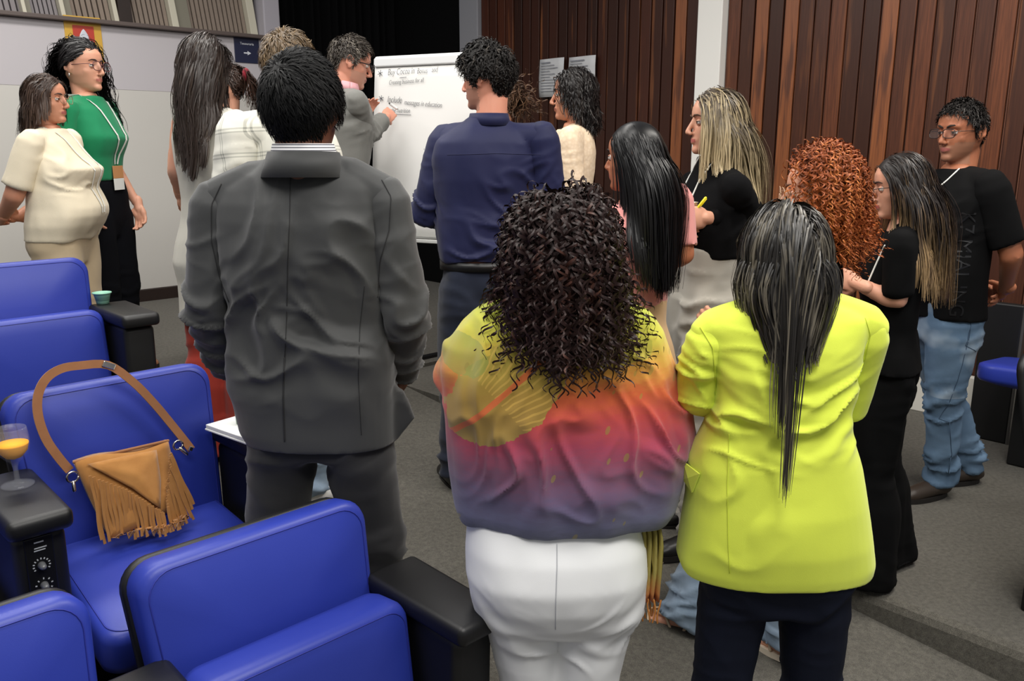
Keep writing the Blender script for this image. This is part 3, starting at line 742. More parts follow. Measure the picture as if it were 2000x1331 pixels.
    def leg_pts(s, side):
        x, y, to = s.fl if side == 'l' else s.fr; sg = -1 if side == 'l' else 1
        hip = Vector((sg*.088*s.hipm*s.wide**.5, -.005, .86)); ank = Vector((x, y-.03, .085))
        kn = hip.lerp(ank, .50)+Vector((0, .025, 0)); return hip, kn, ank
    def head_mesh(s, vox=.0047):
        S = Soup(); n = 36; rings = []
        V = []; Fc = []; zs = [-.119, -.112, -.10, -.09, -.08, -.068, -.055, -.043, -.03, -.015, 0, .012, .022, .03, .042, .055, .068, .08, .09, .098, .106, .112, .119]
        for z in zs:
            f = np.interp(z, *zip(*FACE_F)); b = np.interp(z, *zip(*HEAD_B)); w = np.interp(z, *zip(*HEAD_W))
            if s.sex == 'f' and z < -.05: w *= .95
            for k in range(n):
                a = 2*math.pi*k/n; c, q_ = math.cos(a), math.sin(a)
                pw = 2.15 if q_ > 0 else 2.2
                V.append((w*math.copysign(abs(c)**(2/pw), c), (f if q_ > 0 else b)*math.copysign(abs(q_)**(2/pw), q_), z))
        for i in range(len(zs)-1):
            for k in range(n): a = i*n+k; b_ = i*n+(k+1) % n; Fc.append((a, b_, b_+n, a+n))
        Fc.append(tuple(range(n-1, -1, -1))); Fc.append(tuple((len(zs)-1)*n+k for k in range(n))); S.add(V, Fc)
        m = 1.0 if s.sex == 'm' else .9
        S.tube([(0, .084, .014), (0, .097, -.012), (0, .107, -.032)], [.0075*m, .0095*m, .0105*m], 10); S.ball((0, .108, -.035), .0105*m)
        for sg in (-1, 1):
            S.ball((sg*.011*m, .098, -.040), .0088*m); S.ball((sg*.036, .043, -.026), .0275)
            S.ball((sg*.0775, -.014, -.010), (.008, .017, .030), Matrix.Rotation(sg*R(-18), 3, 'Z') @ Matrix.Rotation(R(-10), 3, 'X'))
            S.tube([(sg*.084, -.020+.018*math.cos(t), -.004+.028*math.sin(t)) for t in np.linspace(-.6, 3.9, 9)], .0042, 8)
            if s.sex == 'm': S.tube([(sg*.046, .070, .022), (sg*.022, .086, .026), (0, .085, .024)], .0085, 8)
        S.tube([(-.025, .077, -.062), (-.011, .0865, -.0595), (0, .0885, -.0605), (.011, .0865, -.0595), (.025, .077, -.062)], [.003, .0055, .006, .0055, .003], 8)
        S.tube([(-.022, .077, -.066), (-.010, .086, -.0705), (0, .0875, -.071), (.010, .086, -.0705), (.022, .077, -.066)], [.003, .006, .0068, .006, .003], 8)
        S.ball((0, .070, -.098), (.024, .018, .018))
        # neck in head coordinates
        Mi = s.HM.inverted(); nb = Mi @ s.sh(Vector((0, -.022, 1.435))); nr = .058 if s.sex == 'm' else .047
        S.tube([nb, (0, -.030, -.075), (0, -.022, -.03)], [nr*1.08/s.hs, nr*.98, nr*.9], 18)
        me = S.remesh(vox, 4, .5); co = get_co(me).astype(float); 
        for sg in (-1, 1):
            d2 = ((co[:, 0]-sg*.031)/.017)**2+((co[:, 2]-.000)/.012)**2+((co[:, 1]-.085)/.03)**2
            co[:, 1] -= .0085*np.exp(-d2)
        set_co(me, co)
        cen = np.empty(len(me.polygons)*3, np.float32); me.polygons.foreach_get('center', cen); cen = cen.reshape(-1, 3)
        lips = (np.abs(cen[:, 0]) < .022) & (cen[:, 1] > .072) & (np.abs(cen[:, 2]+.0655) < .0095-.24*np.abs(cen[:, 0]))
        me['lips'] = 1; mi = np.where(lips, 1, 0)
        if getattr(s, 'stubble', False):
            st = (cen[:, 2] < -.038) & (cen[:, 1] > .0) & (cen[:, 2] > -.125) & ~lips & ~((np.abs(cen[:, 0]) < .035) & (cen[:, 2] > -.05))
            mi = np.where(st, 2, mi)
        me.polygons.foreach_set('material_index', mi.astype(np.int32))
        me.transform(s.HM); return me
    def hand_mesh(s, side):
        W = s.wl if side == 'l' else s.wr; Eb = s.el if side == 'l' else s.er
        h = dict(dir=(W-Eb).normalized(), back=None, curl=.35, thumb=.3); h.update(s.hands.get(side, {}))
        Yd = Vector(h['dir']).normalized(); sg = 1 if side == 'r' else -1
        Zb = Vector(h['back']) if h['back'] is not None else Vector((sg, 0, .1))
        Zb = (Zb-Yd*Zb.dot(Yd)).normalized(); Xd = Yd.cross(Zb)
        M = Matrix((Xd, Yd, Zb)).transposed()
        T = lambda p: W+M @ (Vector((p[0]*sg, p[1], p[2]))*h.get('size', 1.0))
        S = Soup(); cu = h['curl']
        pz = lambda c, r: S.ball(T(c), tuple(x*h.get('size', 1.0) for x in r), M)
        S.tube([T((0, -.035, 0)), T((0, .0, 0)), T((0, .025, 0))], [.026, .025, .024], 12)
        pz((0, .05, 0), (.041, .048, .0145)); pz((.022, .035, -.006), (.017, .03, .016)); pz((-.022, .04, -.004), (.015, .035, .014))
        for x, L, y0 in ((.029, .070, .086), (.0098, .078, .090), (-.0098, .073, .087), (-.029, .058, .080)):
            p = Vector((x, y0, 0)); ang = 0; pts = [Vector((x*.9, y0-.03, 0)), p]; sp = x*.9
            for frac, bend in ((.45, 62), (.31, 80), (.24, 50)):
                ang += R(bend)*cu; d = Vector((math.sin(sp)*math.cos(ang)*.6, math.cos(ang), -math.sin(ang))); p = p+d*L*frac; pts.append(p)
            S.tube([T(q_) for q_ in pts], [.0095, .0095, .0085, .008, .0068], 10)
        th = h['thumb']
        d1 = Vector((.75-.5*th, .62, -.25-.5*th)).normalized(); d2 = Vector((.35-.6*th, .85, -.25-.45*th)).normalized()
        b0 = Vector((.026, .018, -.006)); b1 = b0+d1*.036; b2 = b1+d2*.030; b3 = b2+d2*.022
        S.tube([T(q_) for q_ in (b0, b1, b2, b3)], [.013, .0105, .0095, .008], 10)
        return S.remesh(.0043, 2, .5)
    def body(s, lipc=None, arm_r=(.047, .038, .026), thin=.90, bare_foot=False):
        S = Soup(); S.loft([s.ring(z, 0, thin) for z in (.76, .82, .88, .97, 1.06, 1.17, 1.265, 1.355, 1.405, 1.445, 1.475, 1.50)])
        for sd in 'lr':
            s.limb(S, sd, arm_r, 1.0, 0)
            hip, kn, ank = s.leg_pts(sd); wf = s.wide**.5
            calf = kn.lerp(ank, .35)+Vector((0, -.018, 0))
            S.tube([hip, hip.lerp(kn, .5), kn, calf, kn.lerp(ank, .75), ank], [.082*wf, .068*wf, .050, .050, .037, .033], 16)
            x, y, to = s.fl if sd == 'l' else s.fr
            Rt = Matrix.Rotation(-R(to)*(1 if sd == 'r' else -1), 3, 'Z'); o = Vector((x, y, 0))
            g = lambda a, b, c: o+Rt @ Vector((a, b, c))
            S.tube([ank, g(0, -.03, .05), g(0, -.045, .035)], [.034, .036, .032], 12)
            S.tube([g(0, -.045, .038), g(0, .03, .04), g(0, .10, .026), g(0, .135, .02)], [.033, .036, .034, .022], 14, flat=(1.15, .75), up=(0, 0, 1))
            if bare_foot:
                sg = 1 if sd == 'l' else -1
                for i, (tx, ty) in enumerate(((.027, .165), (.010, .168), (-.006, .16), (-.02, .15), (-.032, .138))):
                    S.tube([g(sg*tx*.9, .11, .022), g(sg*tx, ty, .016)], [.011, .0095 if i else .012], 8)
        b = S.remesh(.016, 3, .5)
        parts = [b, s.head_mesh(getattr(s, 'hv', .0047)), s.hand_mesh('l'), s.hand_mesh('r')]
        mats = [s.skin, lipc or plain('lips_natural', rgb(168, 96, 88), .45)]
        if getattr(s, 'stubble', None): mats.append(s.stubble)
        me = join_meshes(parts); me.transform(Matrix.Scale(s.k, 4))
        for m in mats: me.materials.append(m)
        s.body_o = put('body', me, None, s.root); return s.body_o
    def hl(s, p): return (s.HM @ Vector(p))*s.k          # head-local -> object
    def face(s, iris=rgb(50, 32, 22), brow=rgb(40, 28, 22), brow_r=.0032, open_=1.0):
        SCL = plain('eye_white', rgb(206, 196, 188), .3); IR = plain('iris%.3f' % iris[0], iris, .2)
        for sg in (-1, 1):
            c = Vector((sg*.031, .0722, .000)); r = .0120
            V = []; Fc = []; nu, nv = 16, 10; mi = []
            fw = Vector((0, 1, 0))
            for j in range(nv+1):
                th = max(.02, math.pi*j/nv)
                for i in range(nu): a = 2*math.pi*i/nu; V.append(c+Vector((r*math.sin(th)*math.cos(a), r*math.cos(th), r*math.sin(th)*math.sin(a))))
            for j in range(nv):
                for i in range(nu): a = j*nu+i; b = j*nu+(i+1) % nu; Fc.append((a, a+nu, b+nu, b)); mi.append(1 if j < 2 else 0)
            me = mesh_from([s.hl(v) for v in V], Fc); me.materials.append(SCL); me.materials.append(IR); me.polygons.foreach_set('material_index', mi)
            put('eye', me, None, s.root)
            V = []; Fc = []; r = .0130          # upper and lower lids
            for e0, e1 in ((19, 88), (-88, -25)):
                o_ = len(V)
                for j in range(5):
                    el = R(e0+(e1-e0)*j/4)
                    for i in range(11): az = R(-80+160*i/10); V.append(c+Vector((r*math.cos(el)*math.sin(az), r*math.cos(el)*math.cos(az), r*math.sin(el))))
                for j in range(4):
                    for i in range(10): a = o_+j*11+i; Fc.append((a, a+1, a+12, a+11))
            put('eyelid', mesh_from([s.hl(v) for v in V], Fc), s.skin, s.root)
            el = R(18); pts = [s.hl(c+Vector((r*1.01*math.cos(el)*math.sin(a), r*1.01*math.cos(el)*math.cos(a), r*math.sin(el)))) for a in np.linspace(-1.2, 1.2, 9)]
            put('eyelash', mesh_from(*tube_arrays(pts, .0011*s.k, 5)), plain('lash_black', rgb(20, 15, 13), .6), s.root)
            pts = [s.hl((sg*x, y, z)) for x, y, z in ((.012, .0905, .021), (.024, .0905, .0265), (.036, .083, .0275), (.047, .072, .022))]
            put('eyebrow', mesh_from(*tube_arrays(pts, [brow_r*.9*s.k, brow_r*s.k, brow_r*.8*s.k, brow_r*.4*s.k], 6)), plain('brow%.3f' % brow[0], brow, .8), s.root)
    def glasses(s, c=rgb(30, 26, 26), rx=.0235, rz=.0185, tr=.0016, shape=2.6, z0=-.003):
        M_ = plain('glasses_frame%.3f' % c[0], c, .35, 0.0); S = Soup(); y = .108
        LN = MATS.get('lens')
        if LN is None:
            q = NT('lens'); q.base((1, 1, 1, 1)); q.pr(Roughness=.03, Alpha=.035, Specular_IOR_Level=.2); LN = MATS['lens'] = q.m
        lens = []
        for sg in (-1, 1):
            pts = []
            for k in range(21):
                a = 2*math.pi*k/20; ca, sa = math.cos(a), math.sin(a)
                pts.append(Vector((sg*.033+rx*math.copysign(abs(ca)**(2/shape), ca), y-.004*abs(ca)*(1 if ca*sg > 0 else 0), z0+rz*math.copysign(abs(sa)**(2/shape), sa))))
            S.tube([s.hl(p)/s.k for p in pts], tr, 6, cap=False); lens.append(pts[:-1])
            S.tube([s.hl(p)/s.k for p in ((sg*(.033+rx), y-.004, z0+.006), (sg*.072, y-.022, z0+.008), (sg*.080, .0, z0+.006), (sg*.081, -.022, z0-.006))], tr*.9, 6)
        S.tube([s.hl(p)/s.k for p in ((-.0105, y, z0+.004), (0, y+.002, z0+.007), (.0105, y, z0+.004))], tr, 6)
        g = put('glasses', S.mesh(s.k), M_, s.root)
        for pts in lens:
            cen = sum(pts, Vector())/len(pts); V = [s.hl(p) for p in pts]+[s.hl(cen)]; n = len(pts)
            put('lens', mesh_from(V, [(i, (i+1) % n, n) for i in range(n)]), LN, g)
    # ---------------------------------------------------------------- clothes
    def finish(s, S, name, mat, vox=.0105, smooth=4, amp=.004, spots=(), drape=(10, 10, 3.5), parent=None, post=None, seed=1, gain=2.0):
        me = S.remesh(vox, smooth, .5) if isinstance(S, Soup) else join_meshes([x.remesh(vox, smooth, .5) for x in S]); co = get_co(me).astype(float); no = get_no(me).astype(float)
        d = amp*vnoise(co*np.array(drape), seed)+amp*.35*vnoise(co*np.array(drape)*2.3, seed+5)
        for c, r, ax, fr, am in spots:
            c = np.array(c); ax = np.array(Vector(ax).normalized()); rel = co-c
            rr_ = np.array(r) if hasattr(r, '__len__') else np.array((r, r, r))
            mask = np.exp(-((rel/rr_)**2).sum(1)); sco = rel @ ax
            qn = co*7+np.outer(sco*(fr-7)+.6*vnoise(co*9, seed+9), ax)
            d += am*mask*ridge(qn, seed+3)
        co += no*(d*gain)[:, None]
        if post is not None: co = post(co)
        set_co(me, co*s.k); return put(name, me, mat, parent or s.root)
    def arm_spots(s, am=.008, fr=34):
        out = []
        for S_, Eb, W in ((s.sh_l, s.el, s.wl), (s.sh_r, s.er, s.wr)):
            out.append((Eb, .085, (W-S_), fr, am)); out.append((Eb.lerp(W, .6), .09, (W-Eb), fr, am*.7)); out.append((S_+Vector((0, 0, -.10)), .07, (Eb-S_)+Vector((.1, 0, 0)), fr*.8, am*.6))
        return out
    def top(s, name, mat, z0=.86, off=.012, sleeve=1.0, slr=(.058, .048, .036), flare=1.03, neck=1.475, vox=.0105, amp=.004, smooth=4, folds=.007, extra=None, spots=(), sflare=0.0, pad=.0, low_off=0.0, post=None, waist_off=0.0, seed=1, open_front=False):
        S = Soup(); zs = [z for z in (.72, .76, .80, .84, .88, .92, .97, 1.02, 1.06, 1.11, 1.17, 1.22, 1.265, 1.31, 1.355, 1.38, 1.405, 1.425, 1.445, 1.46, 1.475, 1.49) if z0 < z < neck]
        rg = []
        for z in [z0]+zs+[neck]:
            fl = 1+(flare-1)*max(0, min(1, (1.02-z)/(1.02-z0+1e-6)))
            rg.append(s.ring(max(z, .76), off+low_off*max(0, (1.05-z))/.2+waist_off*math.exp(-((z-1.06)/.1)**2), fl)[:2]+(z,)+s.ring(max(z, .76), off+low_off*max(0, (1.05-z))/.2+waist_off*math.exp(-((z-1.06)/.1)**2), fl)[3:])
        S.loft(rg, 36); SL = []
        for sd, shp in (('l', s.sh_l), ('r', s.sh_r)):
            if sleeve > 0:
                A = Soup(); s.limb(A, sd, slr, min(sleeve, .999), 0, flare=sflare); SL.append(A)
            inner = s.sh(Vector((-.05 if sd == 'l' else .05, -.02, 1.435)))
            S.tube([shp+Vector((0, 0, pad)), inner], [slr[0]*.92, .05], 14)
        if extra: extra(S)
        S = [S]+SL
        sp = list(spots)+(s.arm_spots(folds) if sleeve > .6 else [])
        return s.finish(S, name, mat, vox, smooth, amp, sp, post=post, seed=seed)
    def trousers(s, name, mat, ztop=1.02, off=.008, r=(.098, .068, .066, .062), hem=.07, vox=.0125, amp=.003, wide=0.0, folds=.006, spots=(), seed=4, post=None, fwd=0.0):
        S = Soup(); zs = [z for z in (.84, .88, .92, .97, 1.02, 1.06) if z < ztop]
        S.loft([s.ring(.755, off*.3, .93), s.ring(.79, off*.6, .97)]+[s.ring(z, off) for z in zs]+[s.ring(ztop, off)], 32)
        sp = list(spots)
        for sd in 'lr':
            hip, kn, ank = s.leg_pts(sd); wf = s.wide**.5*s.hipm**.5
            end = ank.copy(); end.z = hem; x, y, to = s.fl if sd == 'l' else s.fr
            pts = [hip, hip.lerp(kn, .33), hip.lerp(kn, .66), kn, kn.lerp(ank, .35)+Vector((0, -.008, 0)), kn.lerp(ank, .7), end]
            rad = [r[0]*wf, (r[0]*.9+r[1]*.1)*wf, (r[0]*.5+r[1]*.5)*wf, r[1]*wf, r[2], (r[2]+r[3])/2, r[3]]
            S.tube(pts, rad, 18, endflat=True)
            sp.append((kn+Vector((0, 0, .0)), .10, (0, .3, 1), 26, folds)); sp.append((end+Vector((0, 0, .07)), .11, (0, .1, 1), 30, folds*1.2))
            sp.append((hip+Vector((0, -.08, -.08)), .11, (.3 if sd == 'l' else -.3, 0, 1), 18, folds*.8))
        return s.finish(S, name, mat, vox, 4, amp, sp, seed=seed, post=post)
    def shoes(s, mat, sole=None, lab=None):
        for sd in 'lr':
            x, y, to = s.fl if sd == 'l' else s.fr
            Rt = Matrix.Rotation(-R(to)*(1 if sd == 'r' else -1), 3, 'Z'); o = Vector((x, y, 0)); g = lambda a, b, c: o+Rt @ Vector((a, b, c))
            S = Soup(); S.tube([g(0, -.055, .05), g(0, .0, .052), g(0, .07, .042), g(0, .13, .032), g(0, .165, .026)], [.040, .042, .040, .038, .026], 14, flat=(1.08, .92), up=(0, 0, 1))
            S.tube([g(0, -.045, .05), g(0, -.03, .085)], [.041, .040], 14)
            me = S.remesh(.010, 2, .5, 1.0); co = get_co(me); co[:, 2] = np.maximum(co[:, 2], .012); set_co(me, co*s.k); sh_ = put('shoe', me, mat, s.root)
            S2 = Soup(); V = []
            for k in range(24):
                a = 2*math.pi*k/24; c, q_ = math.cos(a), math.sin(a); w = .043+.004*q_-.006*max(0, -q_)
                V.append((w*c, .055+.135*math.copysign(abs(q_)**.85, q_)))
            VV = [g(a, b, 0.0) for a, b in V]+[g(a, b, .022) for a, b in V]; n = 24
            put('sole', mesh_from([v*s.k for v in VV], [tuple(range(n-1, -1, -1)), tuple(range(n, 2*n))]+[(i, (i+1) % n, (i+1) % n+n, i+n) for i in range(n)]), sole or plain('dark_sole', rgb(26, 22, 20), .7), sh_, smooth=False)
    def on_cloth(s, obj, pts, frm, lift=.002):
        """project object-space points onto a garment along direction frm (pointing at the cloth)"""
        me = obj.data; bv = BVHTree.FromPolygons([v.co for v in me.vertices], [p.vertices for p in me.polygons])
        d = Vector(frm).normalized(); out = []
        for p in pts:
            p = Vector(p)*s.k; h = bv.ray_cast(p-d*1.0, d)
            if h[0] is None:
                h2 = bv.find_nearest(p); out.append(h2[0]+h2[1]*lift)
            else: out.append(h[0]-d*lift)
        return out
    def seam(s, obj, pts, frm=(0, 1, 0), r=.0014, mat=None, name='seam', lift=.0006, n=24, flat=None):
        P_ = [Vector(p) for p in pts]; dense = []
        for i in range(n+1):
            t = i/n*(len(P_)-1); j = min(int(t), len(P_)-2); dense.append(P_[j].lerp(P_[j+1], t-j))
        q_ = s.on_cloth(obj, dense, frm, lift)
        return put(name, mesh_from(*tube_arrays(q_, r, 6)), mat, obj)
    def seam_px(s, obj, pts, r=.0014, mat=None, name='seam', lift=.0006, n=26):
        me = obj.data; bv = BVHTree.FromPolygons([v.co for v in me.vertices], [p.vertices for p in me.polygons])
        Mi = (Matrix.Translation((s.X, s.Y, s.z)) @ Matrix.Rotation(s.hd, 4, 'Z')).inverted(); o_ = Mi @ Vector((0, 0, CAMZ)); q_ = []
        for i in range(n+1):
            t = i/n*(len(pts)-1); j = min(int(t), len(pts)-2); t -= j; x = pts[j][0]*(1-t)+pts[j+1][0]*t; y = pts[j][1]*(1-t)+pts[j+1][1]*t
            d = ((Mi @ P(x, y, Y=s.Y))-o_).normalized(); h = bv.ray_cast(o_, d)
            if h[0] is not None and (not q_ or (h[0]-q_[-1]).length < .12): q_.append(h[0]-d*lift)
        if len(q_) < 2: return None
        return put(name, mesh_from(*tube_arrays(q_, r, 6)), mat, obj)
    def hit_px(s, obj, x, y, lift=.002):
        me = obj.data; bv = BVHTree.FromPolygons([v.co for v in me.vertices], [p.vertices for p in me.polygons])
        Mi = (Matrix.Translation((s.X, s.Y, s.z)) @ Matrix.Rotation(s.hd, 4, 'Z')).inverted(); o_ = Mi @ Vector((0, 0, CAMZ))
        d = ((Mi @ P(x, y, Y=s.Y))-o_).normalized(); h = bv.ray_cast(o_, d); return (h[0] if h[0] is not None else Mi @ P(x, y, Y=s.Y))-d*lift
    def lanyard(s, cloth, back=True, length=.36, badge=True, col=rgb(222, 222, 216), wx=.075, badge_mat=None, up=0.0):
        LM = plain('lanyard_white', col, .7); zb = 1.44
        base = s.sh(Vector((0, 0, 0)))
        ptsF = []
        for sg in (-1, 1):
            pts = [s.sh(Vector((sg*(wx*(1-t)+.012*t), .3, 1.43+.02*(1-t)-length*t))) for t in np.linspace(0, 1, 14)]
            q_ = s.on_cloth(cloth, pts, (0, -1, 0), .004); 
            top_ = s.sh(Vector((sg*wx*.8, -.045, 1.475)))*s.k
            q_ = [s.sh(Vector((sg*.02, -.085, 1.475)))*s.k, s.sh(Vector((sg*.055, -.075, 1.478)))*s.k, top_+Vector((0, .03, .004))]+q_
            put('lanyard', mesh_from(*strip(q_, .010*s.k, Vector((0, 1, 0)) if False else Vector((0, .98, .2)), .0018)), LM, s.root, smooth=False); ptsF.append(q_[-1])
        if badge:
            c = (ptsF[0]+ptsF[1])/2+Vector((0, .006, -.055))
            bd = put('badge', box_mesh((0, 0, -.005), (.085, .004, .055), None, .001), plain('badge_white', rgb(228, 228, 224), .5), s.root, smooth=False, loc=c-Vector((0, 0, .035)))
            put('badge_band', box_mesh((0, 0, 0), (.085, .0042, .06), None, .001), plain('badge_orange', rgb(196, 140, 92), .5), bd, smooth=False, loc=(0, 0, .053))
    # ---------------------------------------------------------------- hair
    def scalp_pts(s, n, seed, table, jitter=True, grow=1.0):
        rs = np.random.RandomState(seed); out = []
        C = np.array((0, -.006, .018)); Rr = np.array((.0795, .100, .1015))*grow
        while len(out) < n:
            d = rs.normal(size=(4000, 3)); d /= np.linalg.norm(d, axis=1)[:, None]; p = C+Rr*d
            az = np.degrees(np.arctan2(np.abs(d[:, 0]), d[:, 1])); h = np.interp(az, [t[0] for t in table], [t[1] for t in table])
            ok = p[:, 2] > h; out += list(np.hstack([p, d])[ok])
        a = np.array(out[:n]); nrm = a[:, 3:]/Rr**2*.01; nrm /= np.linalg.norm(nrm, axis=1)[:, None]; return a[:, :3], nrm
    def hair(s, mat, n=900, L=.35, seg=14, r=.0024, lift=.35, grav=.6, comb=None, thick=.02, table=None, wave=(0, 0), curl=None, lvar=.15, seed=1, part=0.0,
             guard=True, cap=True, clump=0, taper=.45, name='hair', capg=1.0, inertia=.5, back=-.5, side=.5, tors=True, Lfun=None, roots=None, post=None, noise=.08, stick=None, stick_z=-.3, rw=1.25):
        table = table or [(0, .078), (35, .066), (60, .045), (78, .0), (95, -.02), (115, -.045), (150, -.07), (180, -.08)]
        HMn = np.array(s.HM); HMi = np.array(s.HM.inverted()); rs = np.random.RandomState(seed)
        if roots is None: p, nr = s.scalp_pts(n, seed, table)
        else: p, nr = roots; n = len(p)
        if comb is None:
            cv = np.stack([np.sign(p[:, 0]-part)*side*np.clip(np.abs(p[:, 0]-part)*30+.3, 0, 1), np.full(n, back), np.full(n, -.12)], 1)
        else: cv = comb(p, nr)
        Rm = HMn[:3, :3]/s.hs
        tow = lambda a: a @ Rm.T
        X = p @ HMn[:3, :3].T+HMn[:3, 3]; N_ = tow(nr); Cb = tow(cv)
        Ls = L*(1+lvar*rs.uniform(-1, 1, n))
        if Lfun is not None: Ls = Ls*Lfun(p)
        layer = rs.uniform(0, 1, n)**.8*thick*(np.clip(Lfun(p), .15, 1) if Lfun is not None else 1)
        D = N_*lift+Cb; D /= np.linalg.norm(D, axis=1)[:, None]+1e-9
        cols = []
        ell = [(np.array((0, -.004, .012)), np.array((.0785, .099, .106)), True), (np.array((0, .005, -.03)), np.array((.066, .082, .086)), True)]
        if tors:
            swd = s.sw*s.wide
            for c, r_ in (((0, -.018, 1.47), (.058, .065, .10)), ((0, -.015, 1.335), (swd+.055, .125*s.wide**.7, .115)), ((0, .0, 1.20), (.185*s.wide, .14*s.wide**.7+s.bust*.5, .27)), ((0, -.01, 1.0), (.18*s.wide*s.waistm, .13*s.wide**.6, .25))):
                c = s.sh(Vector(c)); ell.append((np.array(c), np.array(r_), False))
        path = [X.copy()]; G = np.array((0, 0, -1.0))
        ph = rs.uniform(0, 6.28, n); step = Ls/(seg-1)
        nz = rs.normal(size=(n, 3))*noise
        for i in range(1, seg):
            t = i/(seg-1)
            D = D*inertia+G*grav+Cb*max(0, 1-t*2.2)*.6+nz*.5
            D /= np.linalg.norm(D, axis=1)[:, None]+1e-9
            Xn = X+D*step[:, None]
            for c, r_, hd_ in ell:
                lay = layer*(1.0 if hd_ else .6)+.006
                Q = (Xn @ HMi[:3, :3].T+HMi[:3, 3]) if hd_ else Xn
                rr_ = r_[None, :]+lay[:, None]
                dd = (Q-c)/rr_; l = np.linalg.norm(dd, axis=1); m = l < 1
                if stick is not None and hd_ and r_[0] > .07:
                    l2 = l/(1+stick*t*(.5+layer/max(thick, 1e-6))); m2 = (l2 > 1) & (Q[:, 2] > stick_z); l = np.where(m2, l2, l); m = m | m2
                if m.any():
                    Q2 = Q.copy(); Q2[m] = c+(Q[m]-c)/l[m][:, None]
                    Xn = (Q2 @ HMn[:3, :3].T+HMn[:3, 3]) if hd_ else Q2
            if guard:
                Q = Xn @ HMi[:3, :3].T+HMi[:3, 3]
                m = (Q[:, 1] > .018) & (Q[:, 2] < .062) & (np.abs(Q[:, 0]) < .074) & (Q[:, 2] > -.14)
                if m.any():
                    Q[m, 0] = np.where(Q[m, 0] >= part, 1, -1)*(.074+layer[m]*.8); Xn = Q @ HMn[:3, :3].T+HMn[:3, 3]
            D = Xn-X; D /= np.linalg.norm(D, axis=1)[:, None]+1e-9
            X = Xn; path.append(X.copy())
        Pth = np.stack(path, 1)                                      # n, seg, 3
        tt = np.linspace(0, 1, seg)
        for _ in range(2): Pth[:, 1:-1] = (Pth[:, :-2]+2*Pth[:, 1:-1]+Pth[:, 2:])/4
        if clump:
            ci = rs.choice(n, clump, replace=False); mid = Pth[:, seg//2]
            d2 = ((mid[:, None, :]-mid[ci][None])**2).sum(2); own = ci[d2.argmin(1)]
            w = (tt**1.2*.65)[None, :, None]; Pth = Pth*(1-w)+(Pth[own]+(nz*.12)[:, None, :])*w
        if wave[0]:
            ax = np.cross(Pth[:, -1]-Pth[:, 0], rs.normal(size=(n, 3))*.3+np.array((0, 1, 0))); ax /= np.linalg.norm(ax, axis=1)[:, None]+1e-9
            own_ph = ph if not clump else ph[own]
            Pth = Pth+ax[:, None, :]*(wave[0]*np.sin(tt[None, :]*wave[1]*6.283+own_ph[:, None]*.35)*np.clip(tt*2, 0, 1)[None, :])[:, :, None]
        if curl:
            cr, turns, fine = curl
            ti = np.linspace(0, seg-1, fine); i0 = np.clip(ti.astype(int), 0, seg-2); fr = (ti-i0)[None, :, None]
            Pf = Pth[:, i0]*(1-fr)+Pth[:, i0+1]*fr
            for _ in range(2): Pf[:, 1:-1] = (Pf[:, :-2]+2*Pf[:, 1:-1]+Pf[:, 2:])/4
            T_ = np.gradient(Pf, axis=1); T_ /= np.linalg.norm(T_, axis=2)[:, :, None]+1e-9
            ref = rs.normal(size=(n, 3)); A = np.cross(T_, ref[:, None, :]); A /= np.linalg.norm(A, axis=2)[:, :, None]+1e-9; B = np.cross(T_, A)
            tf = np.linspace(0, 1, fine); sgn = np.where(rs.rand(n) > .5, 1, -1)
            tn = turns*(1+.25*rs.uniform(-1, 1, n)); an = tf[None, :]*tn[:, None]*6.283*sgn[:, None]+ph[:, None]
            env = np.clip(tf*4, .0, 1)[None, :]*(cr*(1+.3*rs.uniform(-1, 1, n)))[:, None]
            Pth = Pf+A*(np.cos(an)*env)[:, :, None]+B*(np.sin(an)*env)[:, :, None]; tt = tf; seg = fine
        if post is not None: Pth = post(Pth, tt, rs)
        T_ = np.gradient(Pth, axis=1); T_ /= np.linalg.norm(T_, axis=2)[:, :, None]+1e-9
        # each lock is a fine ribbon that faces away from the head
        hc = np.array(s.HM @ Vector((0, -.01, .0))); O = Pth-hc; O[:, :, 2] *= np.clip(1-np.abs(O[:, :, 2])*4, .15, 1); O += rs.normal(size=(n, 1, 3))*.022
        A = np.cross(T_, O); A /= np.linalg.norm(A, axis=2)[:, :, None]+1e-9
        rad = r*rw*(1-tt**2.5*(1-taper))*(.75+.5*rs.rand(n))[:, None] if not curl else r*rw*(1-tt**4*.5)*(.75+.5*rs.rand(n))[:, None]
        ns = 2; V = np.stack([Pth+A*rad[:, :, None], Pth-A*rad[:, :, None]], 2).reshape(-1, 3)
        bi = (np.arange(n)[:, None]*seg+np.arange(seg-1)[None, :])*ns
        Q = np.stack([bi, bi+1, bi+1+ns, bi+ns], -1).reshape(-1, 4)
        tv = np.repeat(np.tile(tt, n), ns)
        if cap:
            C = np.array((0, -.006, .018)); Rr = np.array((.0795, .100, .1015))*capg; nu, nv = 48, 26; VV = []
            tz = [t[1] for t in table]; ta = [t[0] for t in table]
            for j in range(nv+1):
                for i in range(nu):
                    az = 2*math.pi*i/nu; dx, dy = math.sin(az), math.cos(az); azd = math.degrees(math.atan2(abs(dx), dy))
                    hz = np.interp(azd, ta, tz)+.004; el0 = math.asin(max(-1, min(1, (hz-C[2])/Rr[2]))); el = el0+(math.pi/2-el0)*j/nv
                    VV.append(C+Rr*np.array((math.cos(el)*dx, math.cos(el)*dy, math.sin(el))))
            VV = np.array(VV) @ HMn[:3, :3].T+HMn[:3, 3]; o = len(V); V = np.concatenate([V, VV])
            cq = [(o+j*nu+i, o+j*nu+(i+1) % nu, o+(j+1)*nu+(i+1) % nu, o+(j+1)*nu+i) for j in range(nv) for i in range(nu)]
